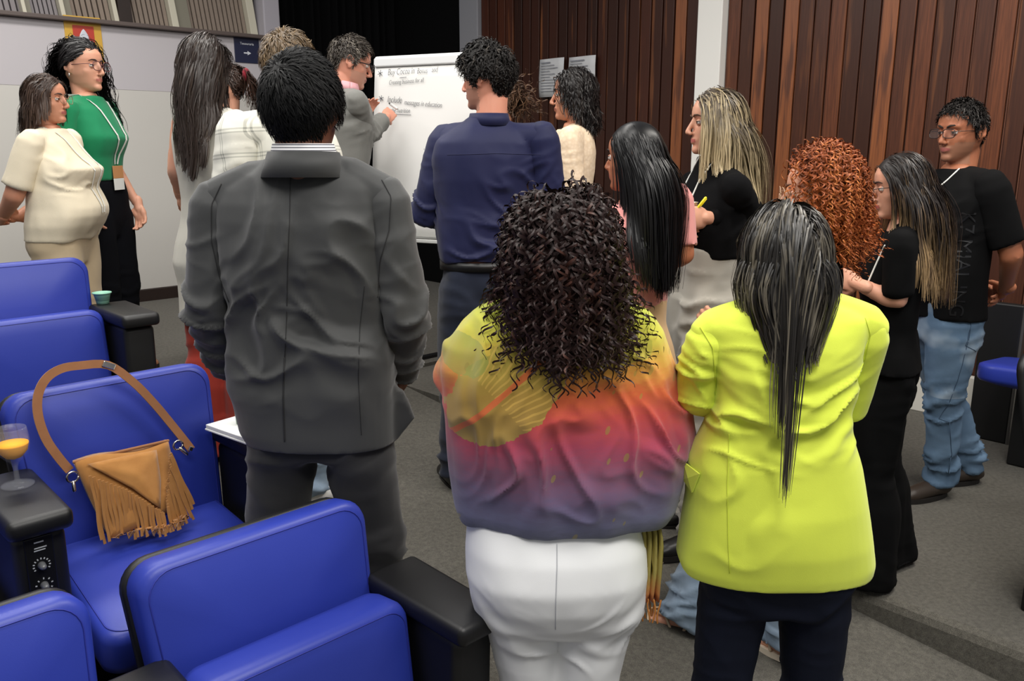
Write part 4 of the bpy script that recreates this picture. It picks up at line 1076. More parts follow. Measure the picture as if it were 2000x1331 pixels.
            Q = np.concatenate([Q, np.array(cq)]); tv = np.concatenate([tv, np.zeros(len(VV))])
        me = fast_mesh(V*s.k, Q)
        if len(me.vertices) == len(tv):
            at = me.attributes.new('t', 'FLOAT', 'POINT'); at.data.foreach_set('value', tv.astype(np.float32))
        return put(name, me, mat, s.root)
    def short_hair(s, mat, n=1500, L=.035, r=.0016, lift=.35, whorl=(0, -.05, .10), seed=2, table=None, lvar=.35, thick=.006, front_up=0.0, Lfun=None, noise=.25, curl=None, capg=1.02, stick=.05, pull=False):
        def comb(p, nr):
            w = np.array(whorl); d = p-w; d -= nr*(d*nr).sum(1)[:, None]; d /= np.linalg.norm(d, axis=1)[:, None]+1e-6
            if pull: d = -d
            else: d += np.cross(nr, d)*.35
            d[:, 2] += front_up*(p[:, 1] > .03); return d
        Lfun = Lfun or (lambda p: np.clip(.45+p[:, 2]/.10, .28, 1))
        return s.hair(mat, n, L, 7, r, lift, .10, comb, thick, table or [(0, .072), (35, .066), (52, .060), (62, .035), (74, .02), (82, -.028), (92, -.028), (100, .012), (118, .005), (132, -.045), (180, -.072)], (0, 0), curl, lvar, seed, guard=False, tors=False, Lfun=Lfun, noise=noise, inertia=.8, capg=capg, taper=.3, stick=stick)
# ------------------------------------------------------------------ people
SK_LIGHT = skin('skin_light', rgb(214, 164, 138)); SK_MED = skin('skin_medium', rgb(198, 144, 116)); SK_TAN = skin('skin_tan', rgb(170, 112, 82)); SK_DARK = skin('skin_dark', rgb(104, 66, 46))
SK_PINK = skin('skin_rosy', rgb(218, 158, 134))
BLACKSHOE = plain('black_shoe', rgb(20, 19, 19), .4)
def lip(c): return plain('lips%d%d' % (c[0], c[1]), rgb(*c), .4)
def rows(f, lst, n=36):
    """horizontal rings given by pixel rows: (y, x_left, x_right, half depth, dY[, y shift])"""
    out = []
    for y, xl, xr, ry, dY in lst:
        a, b = f.px(xl, y, dY), f.px(xr, y, dY); c = (a+b)/2; out.append((c.x, c.y, c.z, (b-a).length/2, ry, 2.4))
    out.sort(key=lambda r: r[2]); return out
def band(f, zc, rx, ry, h, t, cy=-.02, tilt=0.0, a0=0, a1=360, flare=0.0, n=40, cx=0.0):
    """collar strip around the neck: angles in degrees, 90 = front"""
    V = []; Fc = []
    for i in range(n+1):
        a = R(a0+(a1-a0)*i/n)
        for (dr, dz) in ((0, h/2), (t, h/2), (t+flare, -h/2), (flare, -h/2)):
            p = f.sh(Vector((cx+(rx+dr)*math.cos(a), cy+(ry+dr)*math.sin(a), zc+dz+tilt*math.sin(a)))); V.append(p*f.k)
    for i in range(n):
        for k in range(4): a = i*4+k; b = i*4+(k+1) % 4; Fc.append((a, a+4, b+4, b))
    Fc += [(0, 1, 2, 3), tuple(n*4+k for k in (3, 2, 1, 0))]
    return mesh_from(V, Fc)
# ---- 1 man in the grey suit, seen from behind
f = Fig('man in charcoal grey suit seen from behind, hands in his pockets', (588, 97), 2.10, 0, SK_DARK, 'm', sw=.185, wide=1.0, yaw=-6, pitch=2, hs=1.05)
f.sh_l = f.px(424, 400, 0); f.sh_r = f.px(750, 394, 0)
f.el = f.px(402, 610, -.02); f.er = f.px(795, 615, -.02); f.wl = f.px(452, 728, .10); f.wr = f.px(782, 735, .10)
f.hands = {'l': dict(dir=(.3, .3, -1)), 'r': dict(dir=(-.2, .3, -1))}
f.fl = (-.20, .0, 8); f.fr = (.17, -.02, 8)
f.hv = .0075
f.body(arm_r=(.04, .034, .026), thin=.8)
f.face(brow=rgb(20, 16, 14))
q = NT('charcoal_suit'); v = q.obj(); g = q.noise(v, 1400, 2)[0]; w = q.n('TexWave', {'wave_type': 'BANDS', 'bands_direction': 'DIAGONAL'}, Vector=v, Scale=420.0, Distortion=1.0).outputs[0]
g0 = q.noise(v, 5, 3)[0]
q.base(q.mix(q.math('MULTIPLY_ADD', g, .6, q.math('MULTIPLY', w, .35)), rgb(40, 41, 42), rgb(72, 73, 73))); q.pr(Roughness=.62, Sheen_Weight=.25, Specular_IOR_Level=.3); q.bump(w, .12, .001); SUIT = q.m
q = NT('charcoal_trouser'); v = q.obj(); g = q.noise(v, 1400, 2)[0]
q.base(q.mix(g, rgb(32, 32, 34), rgb(54, 54, 56))); q.pr(Roughness=.7, Sheen_Weight=.2, Specular_IOR_Level=.25); SUITT = q.m
S = Soup()
S.loft(rows(f, [(856, 486, 776, .134, .0), (832, 470, 776, .136, .0), (780, 458, 774, .135, .0), (745, 446, 772, .135, .0), (700, 450, 764, .13, .0), (640, 452, 756, .12, 0), (585, 446, 754, .122, 0), (530, 436, 752, .128, 0), (480, 428, 750, .13, 0), (430, 424, 750, .125, 0), (395, 424, 750, .112, 0), (368, 432, 745, .095, 0), (350, 455, 728, .085, 0), (332, 490, 692, .078, .0), (318, 512, 672, .07, .0), (306, 526, 660, .066, .0), (296, 532, 652, .062, .0)]), 44)
SA, SB = Soup(), Soup(); f.limb(SA, 'l', (.064, .058, .050), .96); f.limb(SB, 'r', (.064, .058, .050), .96)
S.tube([f.px(432, 390, 0), f.px(505, 350, -.005)], [.056, .05]); S.tube([f.px(744, 386, 0), f.px(675, 347, -.005)], [.056, .05])
fa = [f.px(x, y, -.03) for x, y in ((750, 745), (788, 765), (812, 820), (774, 862), (748, 850))]; fb = [p_+Vector((0, .03, 0)) for p_ in fa]
S.add(fa+fb, [(0, 1, 2, 3, 4), (9, 8, 7, 6, 5)]+[(i, i+5, (i+1) % 5+5, (i+1) % 5) for i in range(5)])
sp = f.arm_spots(.0085, 26)+[(f.px(600, 690, -.13), (.22, .12, .10), (.35, 0, 1), 16, .008), (f.px(690, 640, -.13), (.12, .1, .2), (.75, 0, .8), 17, .009), (f.px(500, 480, -.13), (.10, .1, .16), (.9, 0, -.5), 14, .006), (f.px(650, 440, -.13), (.12, .1, .18), (.9, 0, .5), 12, .006), (f.px(480, 640, -.12), (.09, .1, .16), (-.8, 0, .7), 18, .008)]
jk = f.finish([S, SA, SB], 'jacket', SUIT, .0068, 4, .004, sp, (7, 7, 2.5))
DSEAM = plain('dark_seam', rgb(30, 30, 31), .8)
sm = lambda pts, **k: f.seam_px(jk, pts, mat=DSEAM, **k)
sm([(567, 330), (566, 420), (562, 520), (560, 620), (556, 700)], r=.0011); sm([(556, 700), (553, 780), (556, 862)], r=.002, name='vent', lift=.001)
sm([(432, 360), (413, 400), (413, 470), (428, 540), (447, 590)], r=.0014); sm([(746, 352), (764, 385), (760, 450), (742, 510), (738, 580)], r=.0014)
sm([(712, 560), (703, 640), (700, 740), (706, 850)], r=.0010)
put('collar', band(f, 1.494, .078, .080, .060, .007, -.028, -.004, 165, 375, .020), SUIT, jk)
q = NT('striped_shirt'); v = q.obj(); x = q.sep(v)
q.base(q.mix(q.math('GREATER_THAN', q.math('FRACT', q.math('MULTIPLY', x[2], 150.0)), .62), rgb(232, 232, 234), rgb(88, 88, 96))); q.pr(Roughness=.7)
put('shirt_collar', band(f, 1.522, .068, .072, .045, .004, -.028, .0, 150, 390, .012), q.m, jk)
tr = f.trousers('trousers', SUITT, .95, .0, (.094, .080, .074, .070), folds=.010)
f.shoes(BLACKSHOE)
f.short_hair(hairmat('hair_black_short', rgb(9, 9, 10), rough=.55, spec=.15), 5200, .050, .0012, .10, (-.025, -.07, .085), thick=.008, lvar=.4, capg=1.028, stick=.05, noise=.14, Lfun=lambda p: np.clip(.8+p[:, 2]/.10, .5, 1), table=[(0, .072), (35, .066), (52, .060), (62, .03), (74, .0), (82, -.035), (92, -.035), (100, .004), (118, .0), (130, -.065), (150, -.104), (180, -.116)])
# ---- 2 woman with curly hair and rainbow shawl
f = Fig('woman with big dark curly hair, rainbow shawl and white trousers', (1100, 352), 1.74, 2, SK_TAN, 'f', wide=1.12, hip=1.10, waist=1.2, hair_h=.035, yaw=8, pitch=-6, hs=1.0)
f.el = f.px(905, 730, .02); f.er = f.px(1300, 850, .02); f.wl = f.px(1010, 820, .20); f.wr = f.px(1180, 850, .22)
f.hands = {'l': dict(dir=(1, .2, 0)), 'r': dict(dir=(-1, .2, 0))}
f.fl = (-.075, 0, 6); f.fr = (.085, .0, 6)
f.hv = .0075
f.body(arm_r=(.042, .036, .026), thin=.78); f.face()
q = NT('rainbow_shawl'); v = q.obj(); x = q.sep(v); nz = q.noise(v, 3.5, 4)[0]; nf = q.noise(q.scale(v, (10, 10, 26)), 3.0, 4, .6)[0]
zt, zb_ = (f.px(1100, 600, -.1).z)*f.k, (f.px(1100, 1052, -.1).z)*f.k
t = q.math('DIVIDE', q.math('SUBTRACT', zt, x[2]), zt-zb_)
t2 = q.math('ADD', t, q.math('MULTIPLY_ADD', nz, .12, -.06)); t2 = q.math('ADD', t2, q.math('MULTIPLY_ADD', nf, .10, -.05))
c = q.ramp(t2, [(0, rgb(168, 180, 62)), (.12, rgb(196, 188, 72)), (.25, rgb(206, 150, 64)), (.36, rgb(200, 94, 54)), (.46, rgb(190, 74, 70)), (.58, rgb(168, 70, 92)), (.70, rgb(126, 80, 104)), (.82, rgb(100, 88, 118)), (.92, rgb(108, 108, 140)), (1, rgb(84, 88, 106))])
# big leaf: ellipse rotated in the plane of the back
lc = f.px(985, 770, -.12)*f.k; u = q.math('SUBTRACT', x[0], lc.x); w = q.math('SUBTRACT', x[2], lc.z)
ca, sa = math.cos(R(42)), math.sin(R(42))
uu = q.math('ADD', q.math('MULTIPLY', u, ca), q.math('MULTIPLY', w, sa)); ww = q.math('SUBTRACT', q.math('MULTIPLY', w, ca), q.math('MULTIPLY', u, sa))
jag = q.math('MULTIPLY_ADD', q.noise(v, 40, 2)[0], .30, -.15)
rd = q.math('ADD', q.math('SQRT', q.math('ADD', q.math('POWER', q.math('DIVIDE', uu, .145), 2.0), q.math('POWER', q.math('DIVIDE', ww, .085), 2.0))), jag)
leaf = q.math('LESS_THAN', rd, 1.0)
fan = q.math('ADD', q.math('MULTIPLY', q.math('ARCTAN2', q.math('ABSOLUTE', ww), q.math('ADD', uu, .16)), 95.0), q.math('MULTIPLY', q.noise(v, 16, 2)[0], 9.0)); fr_ = q.math('GREATER_THAN', q.math('SINE', fan), .55)
rib = q.math('LESS_THAN', q.math('ABSOLUTE', ww), .006)
c = q.mix(q.math('MULTIPLY', leaf, .72), c, rgb(156, 150, 66))
upper = q.math('MULTIPLY', leaf, q.math('GREATER_THAN', uu, -.02))
c = q.mix(q.math('MULTIPLY', q.math('MULTIPLY', fr_, upper), .45), c, rgb(220, 180, 90)); c = q.mix(q.math('MULTIPLY', q.math('MULTIPLY', rib, leaf), .8), c, rgb(218, 100, 60))
lc2 = f.px(1180, 690, -.12)*f.k; u2 = q.math('SUBTRACT', x[0], lc2.x); w2 = q.math('SUBTRACT', x[2], lc2.z)
rd2 = q.math('ADD', q.math('SQRT', q.math('ADD', q.math('POWER', q.math('DIVIDE', u2, .11), 2.0), q.math('POWER', q.math('DIVIDE', w2, .035), 2.0))), jag)
c = q.mix(q.math('MULTIPLY', q.math('LESS_THAN', rd2, 1.0), .65), c, rgb(158, 158, 62))
lc3 = f.px(905, 700, -.10)*f.k; u3 = q.math('SUBTRACT', x[0], lc3.x); w3 = q.math('SUBTRACT', x[2], lc3.z)
rd3 = q.math('ADD', q.math('SQRT', q.math('ADD', q.math('POWER', q.math('DIVIDE', u3, .05), 2.0), q.math('POWER', q.math('DIVIDE', w3, .04), 2.0))), jag)
c = q.mix(q.math('MULTIPLY', q.math('LESS_THAN', rd3, 1.0), .6), c, rgb(140, 152, 74))
# small printed seeds
vo = q.n('TexVoronoi', {'feature': 'F1'}, Vector=q.scale(q.n('VectorRotate', {'rotation_type': 'Y_AXIS'}, Vector=v, Angle=R(-20)).outputs[0], (34, .1, 16)), Scale=1.0, Randomness=.55).outputs[0]
sd = q.math('MULTIPLY', q.math('LESS_THAN', vo, .16), q.math('SUBTRACT', 1.0, leaf))
c = q.mix(q.math('MULTIPLY', sd, .55), c, rgb(150, 136, 62))
q.base(c); q.pr(Roughness=.8, Sheen_Weight=.25, Specular_IOR_Level=.2); q.bump(q.noise(v, 900, 2)[0], .2, .001); SHAWL = q.m
S = Soup()
S.loft(rows(f, [(1010, 905, 1300, .135, -.0), (985, 896, 1318, .145, -.0), (940, 890, 1330, .155, -.0), (880, 882, 1338, .16, -.0), (820, 876, 1338, .16, 0), (760, 868, 1322, .155, 0), (715, 860, 1305, .15, 0), (670, 872, 1288, .14, 0), (630, 900, 1268, .125, 0), (595, 940, 1240, .105, 0), (570, 985, 1205, .085, 0), (550, 1020, 1180, .06, 0)]), 48)
f.limb(S, 'l', (.075, .075, .06), .75); f.limb(S, 'r', (.085, .085, .07), .75)
S.tube([f.px(1300, 830, .0), f.px(1325, 870, .0), f.px(1290, 890, .05)], [.05, .03, .04])
S.tube([f.px(895, 700, 0), f.px(868, 722, 0)], [.06, .018])
sp = [(f.px(1180, 880, -.14), (.13, .14, .20), (.9, 0, .45), 15, .007), (f.px(1060, 930, -.14), (.14, .14, .16), (.95, 0, -.25), 13, .007), (f.px(1300, 840, -.05), (.07, .12, .09), (.6, 0, .8), 26, .010), (f.px(930, 760, -.1), (.08, .12, .16), (1, 0, -.2), 18, .007), (f.px(1240, 680, -.1), (.10, .12, .12), (.7, 0, .7), 16, .005)]
sw_ = f.finish(S, 'shawl', SHAWL, .0068, 5, .006, sp, (11, 11, 2.0))
# hanging shawl end with fringe at her right side
pts = [f.px(1262, 985, -.02), f.px(1272, 1050, -.03), f.px(1270, 1120, -.03), f.px(1266, 1170, -.03)]
q = NT('shawl_end'); v = q.obj(); x = q.sep(v)
z0, z1 = pts[0].z*f.k, pts[-1].z*f.k
q.base(q.ramp(q.math('DIVIDE', q.math('SUBTRACT', z0, x[2]), z0-z1), [(0, rgb(196, 92, 70)), (.15, rgb(150, 140, 70)), (.7, rgb(170, 156, 84)), (1, rgb(190, 104, 60))])); q.pr(Roughness=.85)
V = []; Fc = []; nn = 14; mm = 10
for j in range(mm+1):
    t = j/mm; i0 = min(int(t*3), 2); c0 = pts[i0].lerp(pts[i0+1], t*3-i0)
    for i in range(nn+1):
        s_ = i/nn-.5; V.append((c0+Vector((s_*.055, .02*math.sin(i*1.7+j*.2), 0)))*f.k)
for j in range(mm):
    for i in range(nn): a = j*(nn+1)+i; Fc.append((a, a+1, a+nn+2, a+nn+1))
ed = put('shawl_end', mesh_from(V, Fc), q.m, sw_); ed.modifiers.new('s', 'SOLIDIFY').thickness = .003
FRM = plain('fringe_orange', rgb(196, 128, 62), .85, 0, .3, 60)
for i in range(9):
    c0 = pts[-1]+Vector(((i/8-.5)*.05, .02*math.sin(i*3), .004)); pl = [(c0+Vector((.004*math.sin(i+k), 0, -.016*k)))*f.k for k in range(5)]
    put('fringe', mesh_from(*tube_arrays(pl, .0022, 5)), FRM, ed)
WHT = NT('white_denim'); v = WHT.obj(); WHT.base(rgb(236, 237, 238)); WHT.pr(Roughness=.75, Sheen_Weight=.1, Specular_IOR_Level=.25); WHT.bump(WHT.noise(v, 900, 2)[0], .15, .001)
S = Soup()
S.loft(rows(f, [(1212, 950, 1246, .10, 0), (1185, 936, 1252, .135, 0), (1150, 922, 1258, .15, -.01), (1110, 913, 1264, .155, -.015), (1060, 912, 1262, .145, -.01), (1010, 915, 1250, .125, 0), (970, 930, 1235, .11, 0)]), 40)
for sg, sd in ((-1, 'l'), (1, 'r')):
    hip, kn, an = f.leg_pts(sd); h0 = f.px(1012 if sg < 0 else 1168, 1170, -.005)
    kn = Vector((f.px(1030 if sg < 0 else 1146, 1345, 0).x, kn.y, kn.z))
    S.tube([h0, h0.lerp(kn, .35), h0.lerp(kn, .7), kn, kn.lerp(an, .5), an], [.100, .096, .086 if sg < 0 else .094, .078 if sg < 0 else .090, .070, .064], 18, endflat=True)
    S.ball(f.px(1012 if sg < 0 else 1168, 1112, -.070), (.088, .065, .080))
sp = [(f.px(1090, 1290, -.1), (.12, .1, .06), (.2, 0, 1), 24, .005), (f.px(960, 1230, -.08), (.08, .1, .08), (.8, 0, 1), 26, .006), (f.px(1230, 1230, -.08), (.08, .1, .08), (-.8, 0, 1), 26, .006)]
wt = f.finish(S, 'trousers', WHT.m, .007, 14, .003, sp, (8, 8, 6))
f.seam_px(wt, ((1088, 1064), (1088, 1110), (1086, 1165), (1085, 1230)), r=.0012, mat=plain('white_seam', rgb(190, 192, 196), .8))
f.shoes(BLACKSHOE)
def cpost(Pth, tt, rs): return Pth
f.hair(hairmat('hair_curly_dark', rgb(32, 20, 19), rgb(46, 29, 27), rgb(76, 48, 40), .50, .12, spec=.25), 1900, .285, 11, .0024, .5, .55, lambda p, nr: nr*np.array((.6, .5, .1))+np.array((0, -.25, 0)), .058, curl=(.0095, 6.0, 56), lvar=.22, seed=5, guard=True, noise=.22, inertia=.55, capg=1.12, stick=.06, stick_z=-.02, Lfun=lambda p: .80+1.6*np.clip(p[:, 2]+.02, 0, .14))
def gather(a, dx=0.0):         # locks drawn towards the middle of the back near the tips
    def fn(Pth, tt, rs):
        c = Pth[:, :, 0].mean()+dx; w = (np.clip(tt-.35, 0, 1)**1.3*a)[None, :]; Q = Pth.copy(); Q[:, :, 0] = Pth[:, :, 0]*(1-w)+c*w; Q[:, :, 1] -= w*.035; return Q
    return fn
# ---- 3 woman in the neon yellow blazer
f = Fig('woman in neon yellow blazer with long dark straight hair', (1526, 378), 1.70, 0, SK_MED, 'f', sw=.165, wide=1.04, hip=1.08, hair_h=.022, yaw=6, pitch=-4, origin=(P(1526, 378, Y=1.70).x+.045, 1.70), lean=(-.064, 0))
f.sh_l = f.px(1390, 662, 0); f.sh_r = f.px(1690, 656, 0); f.el = f.px(1358, 765, .02); f.er = f.px(1658, 790, .06); f.wl = f.px(1480, 800, .22); f.wr = f.px(1560, 790, .24)
f.hands = {'l': dict(dir=(1, .3, .1)), 'r': dict(dir=(-1, .3, .1))}
f.fl = (-.135, 0, 5); f.fr = (.14, 0, 5)
f.hv = .0075
f.body(arm_r=(.036, .032, .026), thin=.66); f.face()
NEON = fabric('neon_wool', rgb(220, 234, 80), .75, 700, .15, .03, .2)
S = Soup()
S.loft(rows(f, [(1106, 1330, 1696, .150, .0), (1085, 1323, 1700, .155, .0), (1040, 1330, 1694, .16, .0), (970, 1342, 1684, .155, .0), (900, 1346, 1676, .14, .0), (850, 1370, 1664, .128, .0), (800, 1394, 1656, .116, 0), (755, 1390, 1664, .116, 0), (710, 1386, 1674, .12, 0), (670, 1384, 1680, .118, 0), (640, 1382, 1688, .105, 0), (618, 1392, 1692, .09, 0), (602, 1420, 1665, .078, 0), (588, 1452, 1630, .065, 0), (575, 1478, 1604, .055, 0)]), 46)
SA, SB = Soup(), Soup(); f.limb(SA, 'l', (.056, .054, .046), .98); f.limb(SB, 'r', (.056, .052, .046), .98)
S.tube([f.px(1392, 650, 0), f.px(1465, 622, 0)], [.052, .050]); S.tube([f.px(1692, 640, 0), f.px(1620, 612, 0)], [.052, .050])
sp = [(f.px(1450, 800, -.10), (.14, .12, .10), (.35, 0, 1), 22, .010), (f.px(1430, 740, -.10), (.10, .12, .07), (.8, 0, 1), 26, .008), (f.px(1560, 840, -.12), (.15, .12, .07), (-.15, 0, 1), 20, .005), (f.px(1640, 800, -.08), (.08, .12, .08), (-.6, 0, 1), 26, .008), (f.px(1480, 1000, -.14), (.12, .12, .18), (1, 0, .1), 10, .003), (f.px(1365, 740, -.0), (.06, .1, .08), (.3, 0, 1), 30, .006)]
bz = f.finish([S, SA, SB], 'blazer', NEON, .0066, 4, .003, sp, (7, 7, 4))
NSEAM = plain('neon_seam', rgb(196, 210, 62), .8)
ns = lambda pts, **k: f.seam_px(bz, pts, mat=NSEAM, **k)
ns([(1368, 640), (1392, 680), (1396, 730), (1398, 770)], r=.0014); ns([(1424, 850), (1420, 950), (1422, 1060), (1425, 1120)], r=.0009); ns([(1690, 622), (1700, 655), (1690, 700), (1672, 745)], r=.0012)
fpv = [f.hit_px(bz, x, y, .004) for x, y in ((1338, 903), (1368, 926), (1354, 962), (1336, 936))]
cc = sum(fpv, Vector())/4
o = put('pocket_flap', mesh_from(fpv+[cc+Vector((-.004, -.006, 0))], [(0, 1, 4), (1, 2, 4), (2, 3, 4), (3, 0, 4)]), NEON, bz, False); o.modifiers.new('s', 'SOLIDIFY').thickness = .004
put('collar', band(f, 1.452, .074, .074, .05, .008, -.03, .0, 180, 360, .02), NEON, bz)
NAVYT = fabric('navy_stretch', rgb(20, 24, 38), .8, 900, .2, .12, 0, .15)
f.trousers('trousers', NAVYT, 1.0, .002, (.086, .068, .060, .05), .05, vox=.0075, folds=.005)
f.shoes(BLACKSHOE)
HN = hairmat('hair_dark_ash', rgb(24, 22, 21), rgb(44, 40, 36), rgb(104, 97, 84), .40, .42, spec=.4)
f.hair(HN, 3600, .235, 15, .0013, .2, .6, None, .016, wave=(.004, .8), lvar=.16, seed=9, part=.01, clump=260, noise=.04, inertia=.55, Lfun=lambda p: .78+2.2*np.clip(p[:, 2]+.03, 0, .12), capg=1.03, stick=.03, stick_z=.0, post=gather(.85), back=-.35)
rs_ = np.random.RandomState(4)
p, nr = f.scalp_pts(80, 31, [(0, .2), (100, .2), (150, .0), (180, .0)])
f.hair(HN, 120, .56, 20, .0014, .25, .6, lambda p, nr: np.stack([-(p[:, 0]+.035)*9, np.full(len(p), -.4), np.full(len(p), -.2)], 1), .04, lvar=.12, seed=10, guard=False, cap=False, clump=2, roots=(p, nr), noise=.015, taper=.15)
# ---- 4 woman with red curls
f = Fig('woman with copper curly hair, round glasses, jeans and sandals', (1598, 276), 2.48, 66, SK_LIGHT, 'f', wide=.96, hair_h=.035, yaw=14)
wl_ = f.loc(P(1318, 1236, z=floor_z(.6, 2.5))); wr_ = f.loc(P(1530, 1300, z=floor_z(.9, 2.35)))
f.fr = (wr_.x+.10, wr_.y, 0); f.fl = (wl_.x, wl_.y, -8)
f.fl, f.fr = (f.loc(P(1322, 1238, z=-.09)).x, f.loc(P(1322, 1238, z=-.09)).y, -4), (f.loc(P(1526, 1300, z=-.11)).x, f.loc(P(1526, 1300, z=-.11)).y, -30)
if f.fl[0] > f.fr[0]: f.fl, f.fr = f.fr, f.fl
f.el = Vector((-.20, .06, 1.12)); f.er = Vector((.20, .06, 1.12)); f.wl = Vector((-.10, .24, 1.18)); f.wr = Vector((.10, .24, 1.16))
f.body(bare_foot=True); f.face(brow=rgb(96, 58, 36))
f.glasses(rgb(196, 160, 130), .026, .022, .0014, 2.2)
f.top('black_top', fabric('black_jersey', rgb(10, 10, 11), .9, sheen=0, spec=.12), .93, .012, .40, slr=(.056, .048, .04), flare=1.02)
q = NT('light_denim'); v = q.obj(); n1_ = q.noise(v, 9, 4)[0]; n2_ = q.noise(v, 700, 2)[0]
q.base(q.mix(q.math('MULTIPLY_ADD', n1_, .8, q.math('MULTIPLY', n2_, .25)), rgb(94, 116, 142), rgb(168, 186, 204))); q.pr(Roughness=.85, Specular_IOR_Level=.2); q.bump(n2_, .25, .001); DENL = q.m
f.trousers('jeans', DENL, 1.03, .006, (.10, .080, .088, .104), .06, folds=.010, amp=.006)
SANDM = plain('cream_sole', rgb(222, 208, 188), .6); STRM = plain('cream_strap', rgb(214, 190, 160), .5)
for (x, y, to), sg in ((f.fl, 1), (f.fr, -1)):
    Rt = Matrix.Rotation(-R(to)*(1 if sg < 0 else -1), 3, 'Z'); g = lambda a, b, c: (Vector((x, y, 0))+Rt @ Vector((a, b, c)))*f.k
    V = []
    for k in range(24):
        a = 2*math.pi*k/24; c, q_ = math.cos(a), math.sin(a); V.append((.046*c*(1+.1*q_), .055+.135*math.copysign(abs(q_)**.85, q_)))
    VV = [g(a, b, 0) for a, b in V]+[g(a, b, .024) for a, b in V]
    so = put('sandal', mesh_from(VV, [tuple(range(23, -1, -1)), tuple(range(24, 48))]+[(i, (i+1) % 24, (i+1) % 24+24, i+24) for i in range(24)]), SANDM, f.root, smooth=False)
    for pl in ([(-.045, .02, .03), (-.035, .04, .07), (0, .10, .068), (.035, .04, .07), (.045, .02, .03)], [(-.044, .10, .024), (-.03, .105, .046), (0, .11, .052), (.03, .105, .046), (.044, .10, .024)], [(-.044, -.03, .03), (-.04, -.06, .065), (0, -.09, .075), (.04, -.06, .065), (.044, -.03, .03)]):
        put('sandal_strap', mesh_from(*tube_arrays([g(*p_) for p_ in pl], .005, 6)), STRM, so)
f.hair(hairmat('hair_copper', rgb(104, 48, 22), rgb(160, 84, 42), rgb(190, 114, 62), .55, .25, spec=.25), 1900, .225, 10, .0018, .4, .52, lambda p, nr: nr*np.array((.6, .3, .1))+np.stack([np.zeros(len(p)), np.where(p[:, 1] > -.02, -1.5, -.5), np.zeros(len(p))], 1), .044, table=[(0, .078), (35, .070), (60, .052), (78, .02), (95, .0), (115, -.04), (150, -.07), (180, -.08)], curl=(.0070, 6.5, 52), lvar=.2, seed=15, guard=True, noise=.22, inertia=.55, capg=1.02, stick=.06, stick_z=-.02, Lfun=lambda p: .80+1.6*np.clip(p[:, 2]+.02, 0, .14))
# ---- 5 woman in black with ombre hair
f = Fig('woman in long black outfit with brown to blonde hair and glasses', (1772, 287), 2.88, 68, SK_LIGHT, 'f', wide=1.0, hair_h=.02, yaw=8, pitch=-8)
f.el = Vector((-.20, .03, 1.10)); f.wl = Vector((-.10, .25, 1.16)); f.er = Vector((.20, .05, 1.10)); f.wr = Vector((.08, .27, 1.10))
f.hands = {'l': dict(dir=(.6, .8, .2)), 'r': dict(dir=(-.8, .5, .1))}
f.el = f.px(1752, 590, -.14); f.wl = f.px(1678, 556, -.08)
f.fl = (-.12, .06, 5); f.fr = (.10, -.02, 5)
f.body(lip((186, 100, 90)), arm_r=(.046, .042, .028)); f.face(brow=rgb(52, 38, 30)); f.glasses(rgb(34, 28, 28), .024, .019, .0016)
BLKC = fabric('black_crepe', rgb(9, 9, 10), .9, sheen=0, spec=.12)
tp = f.top('black_blouse', BLKC, .90, .016, .52, slr=(.060, .058, .058), flare=1.05, amp=.006, neck=1.445)
f.trousers('wide_trousers', BLKC, 1.05, .012, (.11, .115, .135, .155), .015, amp=.009, folds=.006)
f.seam_px(tp, [(1728, 480), (1712, 514), (1697, 548)], .0030, plain('lanyard_white', rgb(228, 228, 222), .7), 'lanyard', .002)
f.shoes(BLACKSHOE)
f.hair(hairmat('hair_ombre', rgb(34, 28, 26), rgb(158, 130, 94), rgb(92, 74, 56), .42, .2, ts=(.35, .95)), 2200, .44, 14, .0015, .22, .6, lambda p, nr: np.stack([np.sign(p[:, 0])*.4, np.full(len(p), -.8), np.full(len(p), -.1)], 1), .018, wave=(.012, 1.6), lvar=.3, seed=19, part=.0, clump=140, noise=.05, inertia=.55, capg=1.028, stick=.04, stick_z=0, post=gather(.55), Lfun=lambda p: .85+1.6*np.clip(p[:, 2]+.03, 0, .12))
# ---- 6 man in black t-shirt and jeans
f = Fig('man in black t-shirt and faded jeans with rectangular glasses by the planks', (1882, 191), 3.5, 104, SK_TAN, 'm', wide=1.06, belly=.045, waist=1.12, hair_h=.012, yaw=10, pitch=-3)
f.stubble = plain('stubble_grey', rgb(158, 108, 82), .6)
f.el = Vector((-.245, -.10, 1.14)); f.er = Vector((.245, -.10, 1.13)); f.wl = Vector((-.10, -.235, .975)); f.wr = Vector((.05, -.225, .965))
f.hands = {'l': dict(dir=(.75, -.2, -.3), back=(0, -1, .2), curl=.55), 'r': dict(dir=(-.7, -.25, -.25), back=(0, -1, .3), curl=.6)}
a_, b_ = f.loc(P(1822, 972, z=0)), f.loc(P(1882, 944, z=0)); f.fl = (a_.x, a_.y, 6); f.fr = (b_.x, b_.y, 6)
f.body(arm_r=(.05, .045, .031)); f.face(brow=rgb(44, 34, 28), brow_r=.0045); f.glasses(rgb(46, 34, 32), .026, .0175, .0017, 3.2)
BLKT = fabric('black_cotton', rgb(13, 13, 14), .9, sheen=0, spec=.12)
tp = f.top('t_shirt', BLKT, .86, .016, .44, slr=(.070, .068, .06), flare=1.02, amp=.005, spots=[((-.12, .08, 1.27), .09, (.3, .5, 1), 26, .006)])
f.seam_px(tp, [(1910, 296), (1886, 318), (1850, 352), (1838, 362)], .0030, MATS['lanyard_white'] if 'lanyard_white' in MATS else plain('lanyard_white', rgb(228, 228, 222), .7), 'lanyard', .002)
